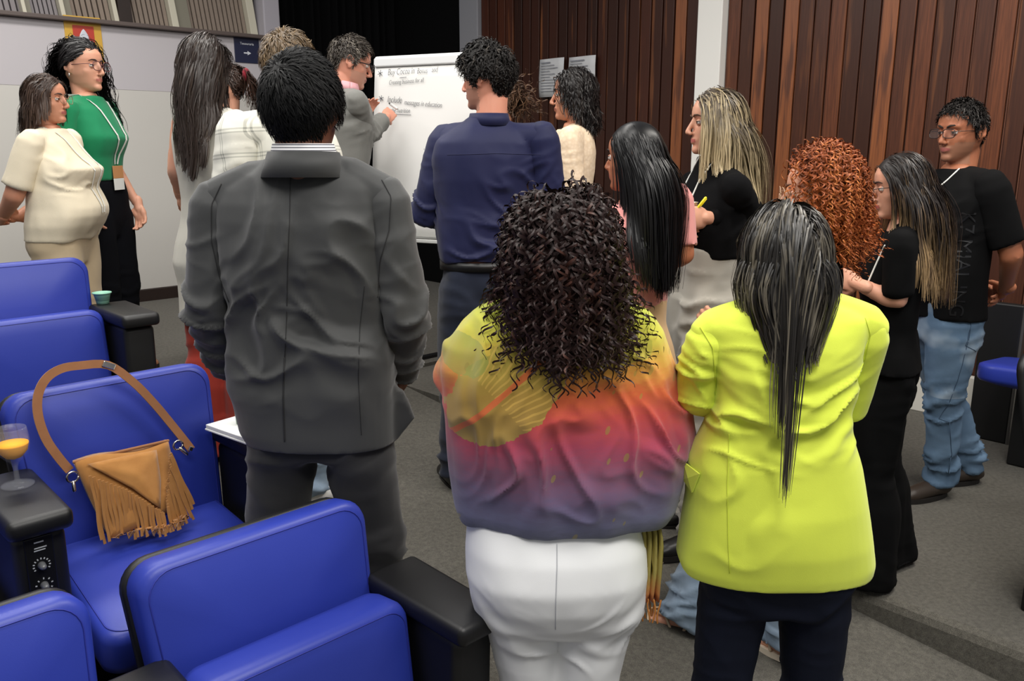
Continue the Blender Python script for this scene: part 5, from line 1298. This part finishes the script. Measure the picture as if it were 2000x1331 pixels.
# tone on tone lettering running down the side of the chest
me = text_mesh('K7 MIAL.ING', .075, 0, .0015); me.transform(Matrix.Rotation(R(-90), 4, 'Z'))
co = get_co(me)
bv = BVHTree.FromPolygons([v_.co for v_ in tp.data.vertices], [p_.vertices for p_ in tp.data.polygons])
dirv = Vector((1, -.55, 0)).normalized(); xv = Vector((-dirv.y, dirv.x, 0)); lc = f.sh(Vector((-.14, .08, 1.10)))*f.k; newc = []
for x_, y_, z_ in co:
    p_ = lc-xv*x_*1+Vector((0, 0, y_)); h = bv.ray_cast(p_-dirv, dirv); newc.append((h[0]-dirv*(.0008+max(0, z_))) if h[0] else p_)
set_co(me, np.array([tuple(v_) for v_ in newc])); tag(put('lettering', me, plain('raised_black', rgb(24, 24, 26), .4), tp, False), kind='stuff')
q = NT('faded_denim'); v = q.obj(); n1_ = q.noise(v, 7, 4)[0]; n2_ = q.noise(v, 700, 2)[0]; zz = q.sep(v)[2]
hi = q.math('MULTIPLY', q.ramp(q.noise(v, 4.5, 3)[0], [(.48, (0, 0, 0, 1)), (.68, (1, 1, 1, 1))]), q.math('GREATER_THAN', zz, .50))
c = q.mix(q.math('MULTIPLY_ADD', n1_, .6, q.math('MULTIPLY', n2_, .3)), rgb(66, 92, 120), rgb(126, 152, 178)); c = q.mix(q.math('MULTIPLY', hi, .7), c, rgb(186, 200, 212))
q.base(c); q.pr(Roughness=.85, Specular_IOR_Level=.2); q.bump(n2_, .25, .001); DENF = q.m
jn = f.trousers('jeans', DENF, .98, .004, (.104, .076, .070, .062), .075, folds=.011, amp=.004)
f.seam(jn, [(-.3, .0, .9), (-.3, .0, .6), (-.3, .02, .3), (-.3, -.02, .12)], (1, 0, 0), .0014, plain('denim_seam', rgb(54, 74, 98), .9))
f.seam(jn, [(-.3, -.10, .88), (-.3, -.03, .86), (-.3, -.03, .76), (-.3, -.09, .73)], (1, .3, 0), .0013, MATS['denim_seam'], 'pocket_seam')
f.shoes(plain('brown_shoe', rgb(52, 42, 34), .5))
f.short_hair(hairmat('hair_pepper', rgb(22, 19, 18), None, rgb(78, 74, 72), .6, .2, spec=.15), 2600, .026, .0015, .2, front_up=.3, lvar=.4, thick=.008)
# ---- 7 blonde woman in black turtleneck
f = Fig('smiling blonde woman in black turtleneck with yellow pen', (1398, 166), 3.15, 104, SK_LIGHT, 'f', sw=.165, wide=1.06, bust=.015, hair_h=.015, yaw=-10, pitch=0)
f.el = f.px(1474, 432, -.03); f.wl = f.px(1382, 426, -.17); f.er = Vector((.21, .04, 1.13)); f.wr = f.px(1376, 446, -.06)
f.hands = {'l': dict(dir=f.wl-f.el, back=f.px(1370, 424, -.4)-f.px(1370, 430, 0), curl=.85, thumb=.8), 'r': dict(dir=(-.4, 1, .1), back=(.8, .3, .3), curl=.7, thumb=.7)}
f.fl = (-.12, .05, 8); f.fr = (.10, -.03, 8)
f.body(lip((188, 104, 96))); f.face(brow=rgb(84, 62, 46))
# open smile
S = Soup(); S.tube([(-.018, .0815, -.0655), (0, .0885, -.0675), (.018, .0815, -.0655)], [.0015, .003, .0015], 8)
me = S.mesh(); me.transform(f.HM); me.transform(Matrix.Scale(f.k, 4)); put('teeth', me, plain('teeth', rgb(226, 220, 210), .3), f.root)
tp = f.top('turtleneck', fabric('black_knit', rgb(9, 9, 11), .9, sheen=0, spec=.12), 1.15, .010, .985, slr=(.056, .046, .036), flare=1.0, neck=1.515, amp=.003, folds=.006)
LWH = plain('lanyard_white', rgb(228, 228, 222), .7)
for pl_ in ([(1413, 288), (1392, 318), (1366, 352), (1348, 392)], [(1368, 302), (1350, 338), (1330, 376)]): f.seam_px(tp, pl_, .0030, LWH, 'lanyard', .002)
GRYT = fabric('grey_linen', rgb(172, 168, 158), .85, 600, .2, .06)
tz = f.trousers('trousers', GRYT, 1.19, .012, (.108, .092, .09, .088), .05, folds=.012, amp=.008, spots=[((-.1, .1, .95), (.12, .15, .12), (.2, .3, 1), 18, .008), ((-.1, .1, .78), (.12, .15, .12), (.4, .3, 1), 20, .008)])
put('waistband', box_mesh((0, 0, 0), (.02, .004, .035), None, .001), GRYT, tz, False, (f.sh(Vector((-.02, .12, 1.17)))*f.k))
f.shoes(BLACKSHOE)
HBL = hairmat('hair_blonde', rgb(66, 56, 46), rgb(186, 168, 132), rgb(170, 152, 118), .42, .35, ts=(.05, .8))
f.hair(HBL, 1900, .36, 14, .0015, .22, .6, lambda p, nr: np.stack([np.sign(p[:, 0])*.35, np.full(len(p), -1.0), np.full(len(p), -.1)], 1), .018, wave=(.006, 1.0), lvar=.38, seed=23, clump=110, noise=.06, inertia=.55, capg=1.028, stick=.04, stick_z=0, post=gather(.45), Lfun=lambda p: .85+1.6*np.clip(p[:, 2]+.03, 0, .12))
p, nr = f.scalp_pts(2600, 77, [(0, .078), (35, .066), (60, .045), (78, .0), (95, .0), (96, .3), (180, .3)]); m_ = (p[:, 0] < -.02); p, nr = p[m_][:420], nr[m_][:420]
f.hair(HBL, len(p), .225, 12, .0015, .2, .62, lambda p, nr: np.stack([np.sign(p[:, 0])*.7, np.full(len(p), .02), np.full(len(p), -.3)], 1), .012, wave=(.006, 1.2), lvar=.42, seed=24, clump=14, noise=.05, cap=False, roots=(p, nr), name='hair_front', Lfun=lambda p: .85+1.6*np.clip(p[:, 2]+.03, 0, .12))
hw = f.root.matrix_basis
def to_world(f, p): v_ = Vector(p)*f.k; v_.rotate(Matrix.Rotation(f.hd, 3, 'Z')); return v_+Vector((f.X, f.Y, f.z))
hp_ = P(1358, 412, Y=f.Y-.20)
pen = empty('pen', hp_, 0, 'yellow pen held in the hand of the blonde woman', 'pen')
dv = Vector((.35, -.1, .5)).normalized()
put('barrel', mesh_from(*tube_arrays([dv*-.05, dv*.055], [.0045, .0048], 10)), plain('yellow_plastic', rgb(232, 214, 40), .4), pen); put('clip', mesh_from(*tube_arrays([dv*.05+Vector((.006, -.004, 0)), dv*.02+Vector((.006, -.004, 0))], .0016, 6)), MATS['yellow_plastic'], pen)
cp = P(1340, 462, Y=f.Y-.17)
cupb = empty('drink_cup', cp, 0, 'clear plastic cup with brown drink held by the blonde woman', 'cup')
q = NT('milky_plastic'); q.base(rgb(214, 196, 170)); q.pr(Roughness=.25, Transmission_Weight=.5, Alpha=.75)
put('cup_body', lathe([(.026, 0), (.030, .06), (.035, .12), (.037, .12), (.036, .117), (.033, .117), (.028, .06), (.024, .004), (.002, .004)]), q.m, cupb)
put('drink', lathe([(.001, .006), (.023, .006), (.0275, .055), (.0275, .07), (.001, .07)]), plain('brown_drink', rgb(150, 104, 70), .4), cupb)
# ---- 8 woman in pink t-shirt
f = Fig('woman in pink t-shirt with long straight black hair', (1238, 232), 2.72, 34, SK_TAN, 'f', wide=1.0, hip=1.04, hair_h=.010, yaw=22, hs=.94)
f.sh_r = f.px(1318, 390, 0); f.er = f.px(1334, 500, -.02); f.wr = f.px(1275, 515, .12); f.el = Vector((-.21, .0, 1.10)); f.wl = Vector((-.06, .24, 1.06))
f.hands = {'r': dict(dir=(-.7, .7, 0)), 'l': dict(dir=(.7, .7, 0))}
f.hv = .0075
f.body(arm_r=(.047, .043, .028)); f.face()
f.top('pink_t_shirt', fabric('pink_cotton', rgb(214, 144, 140), .85), 1.12, .012, .44, slr=(.060, .056, .05), flare=1.02, sflare=.003)
f.trousers('trousers', fabric('beige_twill', rgb(196, 162, 120), .85), 1.15, .010, (.108, .082, .075, .07), .06, folds=.004)
f.shoes(BLACKSHOE)
f.hair(hairmat('hair_black_long', rgb(11, 10, 12), rough=.36, spec=.3), 2400, .47, 14, .0014, .2, .65, lambda p, nr: np.stack([np.sign(p[:, 0])*.25, np.full(len(p), -.9), np.full(len(p), -.1)], 1), .006, lvar=.10, seed=29, clump=0, noise=.04, inertia=.55, capg=1.022, post=gather(.74, -.085), stick=.015, stick_z=0, Lfun=lambda p: .85+1.8*np.clip(p[:, 2]+.03, 0, .12))
# ---- 9 woman in cream jacket by the notices
f = Fig('woman in cream textured jacket with dark wavy bob by the printed sheets', (1117, 127), 4.2, 82, SK_MED, 'f', hair_h=.02, yaw=0, pitch=0, hs=1.02)
f.el = Vector((-.20, -.03, 1.12)); f.wl = Vector((-.08, .20, 1.06)); f.er = Vector((.20, .0, 1.12)); f.wr = Vector((.06, .22, 1.04))
f.body(lip((158, 96, 84))); f.face(brow=rgb(34, 26, 24))
q = NT('cream_jacquard'); v = q.obj(); g = q.n('TexVoronoi', None, Vector=v, Scale=60.0).outputs[0]
q.base(q.mix(g, rgb(246, 224, 196), rgb(226, 200, 168))); q.pr(Roughness=.8); q.bump(g, .35, .003)
f.top('jacket', q.m, .80, .024, .96, slr=(.066, .060, .056), flare=1.08, amp=.006, neck=1.46)
put('necklace', band(f, 1.466, .062, .062, .006, .004, -.01), plain('black_cord', rgb(18, 17, 18), .5), f.root)
f.trousers('trousers', fabric('black_jersey', rgb(10, 10, 11), .9, sheen=0, spec=.12), 1.03)
f.shoes(BLACKSHOE)
f.hair(hairmat('hair_dark_bob', rgb(36, 32, 31), rgb(30, 26, 26), rgb(70, 64, 60), .42, .15), 1600, .20, 10, .0019, .25, .5, lambda p, nr: np.stack([np.sign(p[:, 0])*.35, np.full(len(p), -.9), np.full(len(p), -.1)], 1), .018, wave=(.012, 1.5), curl=(.006, 1.8, 16), lvar=.15, seed=33, noise=.12, clump=0, capg=1.03, stick=.05, stick_z=-.04, Lfun=lambda p: .75+2.2*np.clip(p[:, 2]+.03, 0, .12))
# ---- 10 tall man in navy shirt
f = Fig('tall man in navy blue dress shirt with dark hair, seen from behind', (952, 80), 3.45, 14, SK_PINK, 'm', sw=.195, wide=1.08, hair_h=.02, yaw=44, pitch=-2)
f.stubble = plain('stubble_dark', rgb(184, 132, 112), .6)
f.sh_l = f.px(872, 278, .02); f.sh_r = f.px(1056, 272, -.02); f.el = f.px(832, 412, .02); f.er = f.px(1075, 420, .0); f.wl = f.px(880, 420, .28); f.wr = f.px(1000, 440, .28)
f.hands = {'l': dict(dir=(.7, .7, 0)), 'r': dict(dir=(-.7, .7, 0))}
f.fl = (-.14, .05, 8); f.fr = (.12, -.03, 8)
f.body(arm_r=(.042, .038, .028)); f.face(brow=rgb(36, 30, 28))
NAVY = fabric('navy_poplin', rgb(27, 31, 68), .6, 900, .12, .06, .1)
tp = f.top('shirt', NAVY, .958, .014, .93, slr=(.066, .058, .046), flare=.97, amp=.005, folds=.009, vox=.0085, neck=1.49, waist_off=.012, spots=[((.02, -.13, 1.0), (.2, .1, .10), (.3, 0, 1), 22, .009), ((.08, -.13, 1.2), (.12, .1, .12), (.8, 0, 1), 18, .006)])
put('collar', band(f, 1.487, .066, .064, .045, .006, -.02, .0, 0, 360, .012), NAVY, tp)
f.seam(tp, [(-.17, -.4, 1.36), (0, -.4, 1.365), (.17, -.4, 1.36)], r=.0014, mat=plain('navy_seam', rgb(30, 33, 70), .8))
tz = f.trousers('jeans', fabric('dark_denim', rgb(30, 36, 52), .85, 700, .25, .15), .955, .002, (.106, .082, .072, .066), folds=.008)
rg = f.ring(.945, .008); put('belt', band(f, .945, rg[3], rg[4], .034, .005, rg[1]), plain('black_belt', rgb(20, 20, 22), .4), f.root)
f.shoes(BLACKSHOE)
f.short_hair(hairmat('hair_dark_wavy', rgb(24, 21, 20), None, rgb(74, 68, 62), .55, .15, spec=.2), 2800, .055, .0019, .25, thick=.020, lvar=.35, curl=(.004, 1.2, 10), noise=.25, capg=1.03, stick=.08)
# ---- 11 man writing on the flipchart
f = Fig('man in light grey suit and black glasses writing on the flipchart', (652, 64), 4.5, -60, SK_PINK, 'm', wide=1.0, hair_h=.012, yaw=-8, pitch=-14, lean=(.0, .12), hs=1.04)
f.stubble = plain('stubble_fair', rgb(206, 152, 130), .6)
f.wr = f.px(752, 232, .16); f.wl = f.px(706, 236, .44)
f.er = f.px(712, 262, .0); f.el = f.px(676, 262, .48)
f.hands = {'r': dict(dir=f.px(775, 208, .28)-f.wr, back=f.px(770, 215, -.4)-f.px(770, 215, .0), curl=.75, thumb=.8), 'l': dict(dir=f.px(722, 205, .46)-f.wl, curl=.3, thumb=.2)}
f.body(); f.face(brow=rgb(70, 60, 54), iris=rgb(70, 90, 100)); f.glasses(rgb(18, 18, 20), .025, .016, .0030, 3.4)
q = NT('light_grey_suit'); v = q.obj(); g = q.noise(v, 900, 2)[0]
q.base(q.mix(g, rgb(98, 98, 95), rgb(136, 136, 131))); q.pr(Roughness=.75, Sheen_Weight=.2, Specular_IOR_Level=.25); LSUIT = q.m
jk = f.top('jacket', LSUIT, .80, .018, .96, slr=(.068, .060, .048), flare=1.03, amp=.004, folds=.009, pad=.004, neck=1.45)
put('collar', band(f, 1.455, .080, .074, .04, .009, -.02, .0, 160, 380, .022), LSUIT, jk)
put('shirt_collar', band(f, 1.487, .066, .064, .05, .005, -.012, -.012, 0, 360, .008), plain('pink_shirt', rgb(228, 172, 178), .7), f.root)
S = Soup(); S.loft([(0, f.sh(Vector((0, .14, z))).y-(z-1.25)*.35+.0, z, w_, .012) for z, w_ in ((1.27, .034), (1.38, .026), (1.44, .022), (1.455, .028))], 16)
q = NT('striped_tie'); v = q.obj(); x = q.sep(v); q.base(q.mix(q.math('GREATER_THAN', q.math('FRACT', q.math('MULTIPLY', q.math('ADD', x[2], x[0]), 40.0)), .5), rgb(170, 172, 176), rgb(70, 74, 84))); q.pr(Roughness=.5)
put('tie', S.mesh(f.k), q.m, f.root)
for dz in (0, .03, .06):
    pc = f.er.lerp(f.wr, .88-dz)*f.k; put('sleeve_button', box_mesh((0, 0, 0), (.012, .012, .012), None, .005), plain('dark_button', rgb(30, 28, 28), .4), jk, loc=pc+Vector((.0, -.0, -.048)))
f.trousers('trousers', LSUIT, .95, .0, (.104, .08, .07, .066)); f.shoes(BLACKSHOE)
f.short_hair(hairmat('hair_grey_brown', rgb(52, 45, 39), None, rgb(120, 112, 102), .5, .3), 2600, .04, .0015, .15, front_up=.5, thick=.012, capg=1.02)
mp = P(768, 207, Y=f.Y+.30)
mk = empty('marker', mp, 0, 'black marker in the hand of the man writing on the flipchart', 'marker')
mv = (P(762, 203, Y=f.Y+.36)-P(778, 214, Y=f.Y+.27)).normalized()
put('barrel', mesh_from(*tube_arrays([mv*-.05, mv*.03], .008, 10)), plain('marker_white', rgb(210, 210, 208), .4), mk); put('tip', mesh_from(*tube_arrays([mv*.032, mv*.055], [.008, .004], 10)), plain('marker_black', rgb(20, 20, 24), .5), mk)
# ---- 12 man in plaid shirt
f = Fig('man with light brown hair in white plaid shirt behind the grey suit', (566, 56), 3.2, -34, SK_LIGHT, 'm', sw=.17, wide=.92, hair_h=.015, yaw=20)
f.sh_l = f.px(462, 255, -.08); f.el = f.px(448, 400, -.06); f.wl = f.px(490, 480, .1); f.sh_r = f.px(610, 262, .14); f.er = f.px(640, 400, .16); f.wr = f.px(640, 470, .3); f.fr = (f.px(615, 940).x, .0, 10); f.fl = (f.fr[0]-.22, .0, 10)
f.hv = .0075
f.body(); f.face(brow=rgb(110, 84, 60))
q = NT('white_plaid'); v = q.obj(); x = q.sep(q.n('VectorRotate', {'rotation_type': 'Y_AXIS'}, Vector=v, Angle=R(6)).outputs[0])
def stripes(co, per, w, off=0.0):
    d = q.math('ABSOLUTE', q.math('SUBTRACT', q.math('FRACT', q.math('ADD', q.math('DIVIDE', co, per), off)), .5)); return q.math('LESS_THAN', d, w)
hz = q.math('ADD', stripes(x[2], .085, .035), stripes(x[2], .085, .03, .14)); vt = q.math('ADD', stripes(x[0], .075, .03), stripes(x[0], .075, .025, .12))
q.base(q.mix(q.math('MULTIPLY', q.math('ADD', hz, vt), .42, clamp=True), rgb(232, 230, 218), rgb(132, 134, 126))); q.pr(Roughness=.8, Specular_IOR_Level=.2); PLAID = q.m
tp = f.top('plaid_shirt', PLAID, .86, .018, .9, slr=(.070, .062, .05), amp=.006, folds=.009, neck=1.485)
put('collar', band(f, 1.485, .070, .068, .05, .006, -.02, .0, 0, 360, .014), PLAID, tp)
f.trousers('jeans', DENL, .97, .004, (.104, .078, .072, .068), folds=.01)
f.shoes(plain('white_sneaker', rgb(226, 226, 224), .5), plain('white_sole', rgb(214, 214, 210), .6))
f.short_hair(hairmat('hair_light_brown', rgb(94, 76, 54), None, rgb(136, 112, 80), .45, .3), 2600, .05, .0016, .15, thick=.014, capg=1.03)
# ---- 13 woman with very long brown hair
f = Fig('woman with very long brown hair and pale sleeveless long vest', (398, 62), 3.6, -6, SK_LIGHT, 'f', sw=.16, wide=.96, hip=.88, hair_h=.015, yaw=-8)
f.sh_l = f.px(356, 238, 0); f.el = f.px(342, 335, .0); f.wl = f.px(352, 378, .16); f.er = f.sh_r+Vector((.03, -.02, -.29)); f.wr = f.er+Vector((-.06, .22, .05))
f.hv = .0075
f.body(arm_r=(.043, .034, .025)); f.face()
VEST = fabric('pale_grey_crepe', rgb(196, 193, 182), .85, 700, .15, .03)
S = Soup(); S.loft([f.ring(max(z, .76), .018+.03*max(0, 1.1-z)/.5, 1+.04*max(0, 1.0-z)/.4)[:2]+(z,)+f.ring(max(z, .76), .018+.03*max(0, 1.1-z)/.5, 1+.04*max(0, 1.0-z)/.4)[3:] for z in (.62, .70, .78, .86, .95, 1.04, 1.12, 1.2, 1.265, 1.31, 1.355, 1.38, 1.405, 1.43, 1.455)], 36)
for shp, sg in ((f.sh_l, -1), (f.sh_r, 1)): S.tube([shp, f.sh(Vector((sg*.05, -.02, 1.435)))], [.05, .048])
vst = f.finish(S, 'long_vest', VEST, .009, 4, .006, [], (14, 14, 1.6))
f.seam(vst, [f.px(x, y, -.4) for x, y in ((357, 470), (353, 510), (352, 545))], r=.002, mat=plain('vest_slit', rgb(120, 118, 110), .9), name='slit')
f.trousers('rust_trousers', fabric('rust_crepe', rgb(158, 54, 42), .85), 1.04, .008, (.105, .10, .11, .12), .03, amp=.006)
f.shoes(plain('tan_shoe', rgb(150, 104, 76), .6))
f.hair(hairmat('hair_brown_long', rgb(44, 36, 33), rgb(54, 44, 39), rgb(74, 62, 54), .34, .2), 2200, .375, 14, .0015, .2, .7, lambda p, nr: np.stack([-p[:, 0]*2.5-.05, np.full(len(p), -.6), np.full(len(p), -.15)], 1), .018, wave=(.014, 1.3), lvar=.14, seed=37, clump=60, noise=.05, inertia=.55, capg=1.028, back=-.7, stick=.03, stick_z=0, post=gather(.7))
# ---- 14 woman with a red scrunchie
f = Fig('woman with brown ponytail and red scrunchie, mostly hidden behind long hair', (432, 118), 4.3, 84, SK_LIGHT, 'f', hair_h=.012)
f.hv = .0075
f.body(); f.face()
f.top('grey_top', fabric('mid_grey_jersey', rgb(150, 148, 142), .85), .90, .012, .9); f.trousers('trousers', fabric('black_jersey', rgb(10, 10, 11), .9, sheen=0, spec=.12)); f.shoes(BLACKSHOE)
HB_ = hairmat('hair_brown_ponytail', rgb(50, 36, 30), rgb(62, 44, 36), None, .4)
f.short_hair(HB_, 700, .07, .0024, .10, (0, -.10, .02), thick=.008, pull=True)
p, nr = f.scalp_pts(160, 3, [(0, .3), (140, .3), (165, .035), (180, .03)])
f.hair(HB_, 160, .26, 12, .0026, .9, .32, lambda p, nr: np.stack([-p[:, 0]*4, np.full(len(p), -.6), np.full(len(p), .1)], 1), .01, guard=False, cap=False, roots=(p, nr), noise=.08, name='ponytail', curl=(.006, 1.5, 18))
V, Fc = tube_arrays([f.hl((.026*math.cos(a), -.125, .055+.026*math.sin(a))) for a in np.linspace(0, 6.28, 17)], .011, 8, cap=False); put('scrunchie', mesh_from(V, Fc), fabric('red_velvet', rgb(128, 24, 40), .8), f.root)
# ---- 15 woman in green top
f = Fig('woman in green top and black trousers with glasses by the white wall', (160, 73), 4.2, -96, SK_LIGHT, 'f', sw=.158, bust=.012, hair_h=.014, yaw=-8, hs=1.02)
f.er = Vector((.215, -.06, 1.12)); f.wr = Vector((.19, .04, .90)); f.el = Vector((-.215, -.03, 1.12)); f.wl = Vector((-.185, .11, .90))
f.hands = {'r': dict(dir=(-.3, .3, -1)), 'l': dict(dir=(.35, .3, -1))}
f.body(lip((186, 112, 100))); f.face(brow=rgb(34, 24, 22)); f.glasses(rgb(96, 52, 56), .026, .021, .0019, 2.6)
tp = f.top('green_top', fabric('green_knit', rgb(22, 128, 84), .8), 1.045, .012, .42, slr=(.058, .052, .046), flare=1.06, amp=.006)
f.trousers('wide_trousers', fabric('black_twill', rgb(11, 12, 17), .9, sheen=0, spec=.12), 1.05, .012, (.112, .105, .11, .118), .04, folds=.006)
f.lanyard(tp, length=.30); f.shoes(plain('tan_shoe', rgb(150, 104, 76), .6))
HG = hairmat('hair_black_wavy', rgb(17, 14, 15), rgb(24, 19, 20), None, .42)
f.short_hair(HG, 1100, .10, .0018, .06, (0, -.10, .0), thick=.010, noise=.06, pull=True, Lfun=lambda p: np.full(len(p), 1.0), table=[(0, .076), (35, .060), (60, .040), (78, .02), (95, .0), (115, -.03), (150, -.06), (180, -.07)])
p, nr = f.scalp_pts(900, 8, [(0, .3), (110, .3), (125, .03), (150, -.04), (180, -.06)])
f.hair(HG, 700, .26, 12, .0024, .45, .6, lambda p, nr: np.stack([-p[:, 0]*1.0, np.full(len(p), -.5), np.full(len(p), -.1)], 1), .045, curl=(.009, 2.2, 26), lvar=.25, seed=41, noise=.12, inertia=.5, guard=False, cap=False, roots=(p[:700], nr[:700]), name='hair_tail')
p, nr = f.scalp_pts(420, 9, [(0, .3), (100, .3), (115, -.02), (150, -.05), (180, -.06)]); p[:, 0] = -np.abs(p[:, 0]); nr[:, 0] = -np.abs(nr[:, 0])
f.hair(HG, 420, .40, 14, .0024, .2, .6, lambda p, nr: np.stack([np.full(len(p), -.5), np.full(len(p), .75), np.full(len(p), -.35)], 1), .035, curl=(.009, 2.8, 30), lvar=.2, seed=42, noise=.10, inertia=.5, guard=False, cap=False, roots=(p, nr), name='hair_tail')
V, Fc = tube_arrays([f.hl((.084, -.012, -.040)), f.hl((.085, -.012, -.050))], .004, 8); put('earring', mesh_from(V, Fc), METAL, f.root)
# ---- 16 woman in cream sweater
f = Fig('woman in cream short-sleeved sweater and beige trousers, hands behind her back', (88, 139), 3.8, -88, SK_MED, 'f', sw=.165, wide=1.22, waist=1.30, hip=1.06, belly=.07, bust=.05, hair_h=.016, yaw=-4, hs=1.0)
f.er = Vector((.235, -.12, 1.13)); f.wr = Vector((.10, -.27, 1.01)); f.el = Vector((-.235, -.12, 1.13)); f.wl = Vector((-.06, -.27, 1.0))
f.hands = {'r': dict(dir=(-.6, -.5, -.1), back=(0, -1, -.1), curl=.8, thumb=.6), 'l': dict(dir=(.7, -.5, .2), back=(0, -1, .3), curl=.7)}
f.body(lip((168, 96, 88)), arm_r=(.056, .050, .032)); f.face(brow=rgb(70, 52, 42)); f.glasses(rgb(150, 118, 90), .025, .020, .0015)
KNIT = fabric('cream_knit', rgb(232, 220, 194), .9, 500, .3, .03)
tp = f.top('sweater', KNIT, .885, .016, .46, slr=(.070, .074, .068), flare=1.0, amp=.004, waist_off=.006, spots=[((.14, .10, 1.20), (.12, .12, .05), (.1, .2, 1), 22, .008), ((.15, .05, 1.30), (.08, .1, .08), (.6, .5, 1), 24, .007)])
f.trousers('trousers', fabric('beige_gabardine', rgb(204, 184, 152), .85), 1.0, .006, (.112, .088, .078, .07), folds=.006)
f.lanyard(tp, length=.40, badge=False); f.shoes(plain('tan_shoe', rgb(150, 104, 76), .6))
f.hair(hairmat('hair_brown_bob', rgb(58, 44, 38), rgb(76, 58, 48), rgb(98, 78, 64), .36, .25), 1800, .24, 11, .0017, .2, .6, lambda p, nr: np.stack([np.sign(p[:, 0])*.35, np.full(len(p), -1.0), np.full(len(p), -.1)], 1), .016, wave=(.008, 1.0), lvar=.08, seed=43, clump=140, noise=.05, capg=1.03, stick=.04, stick_z=-.02, Lfun=lambda p: .72+2.4*np.clip(p[:, 2]+.03, 0, .12))
bp_ = to_world(f, f.wr+Vector((-.6, -.5, -.1)).normalized()*.085+Vector((0, -.018, .01)))
pn_ = empty('pen', bp_, 0, 'blue pen held behind the back of the woman in cream', 'pen'); put('barrel', mesh_from(*tube_arrays([(-.02, 0, -.03), (.02, -.02, .04)], .0045, 8)), plain('pen_blue', rgb(40, 110, 190), .4), pn_)
# ---- 17 person behind the navy shirt
f = Fig('woman with a loose brown bun, almost hidden behind the navy shirt', (968, 150), 4.42, 80, SK_LIGHT, 'f', hair_h=.012)
f.hv = .0075
f.body(); f.face()
f.top('dark_top', fabric('black_jersey', rgb(10, 10, 11), .9, sheen=0, spec=.12), .90, .012, .9); f.trousers('trousers', fabric('black_jersey', rgb(10, 10, 11), .9, sheen=0, spec=.12)); f.shoes(BLACKSHOE)
HB2 = hairmat('hair_brown_bun', rgb(58, 42, 34), rgb(96, 72, 56), rgb(110, 84, 64), .42, .3)
f.short_hair(HB2, 700, .07, .0024, .10, (0, -.10, .02), thick=.008, pull=True)
p, nr = f.scalp_pts(150, 3, [(0, .3), (140, .3), (165, .0), (180, .0)])
f.hair(HB2, 150, .17, 12, .0026, 1.1, .30, lambda p, nr: np.stack([-p[:, 0]*4, np.full(len(p), -.5), np.full(len(p), .0)], 1), .01, guard=False, cap=False, roots=(p, nr), noise=.35, name='bun', curl=(.010, 2, 22))
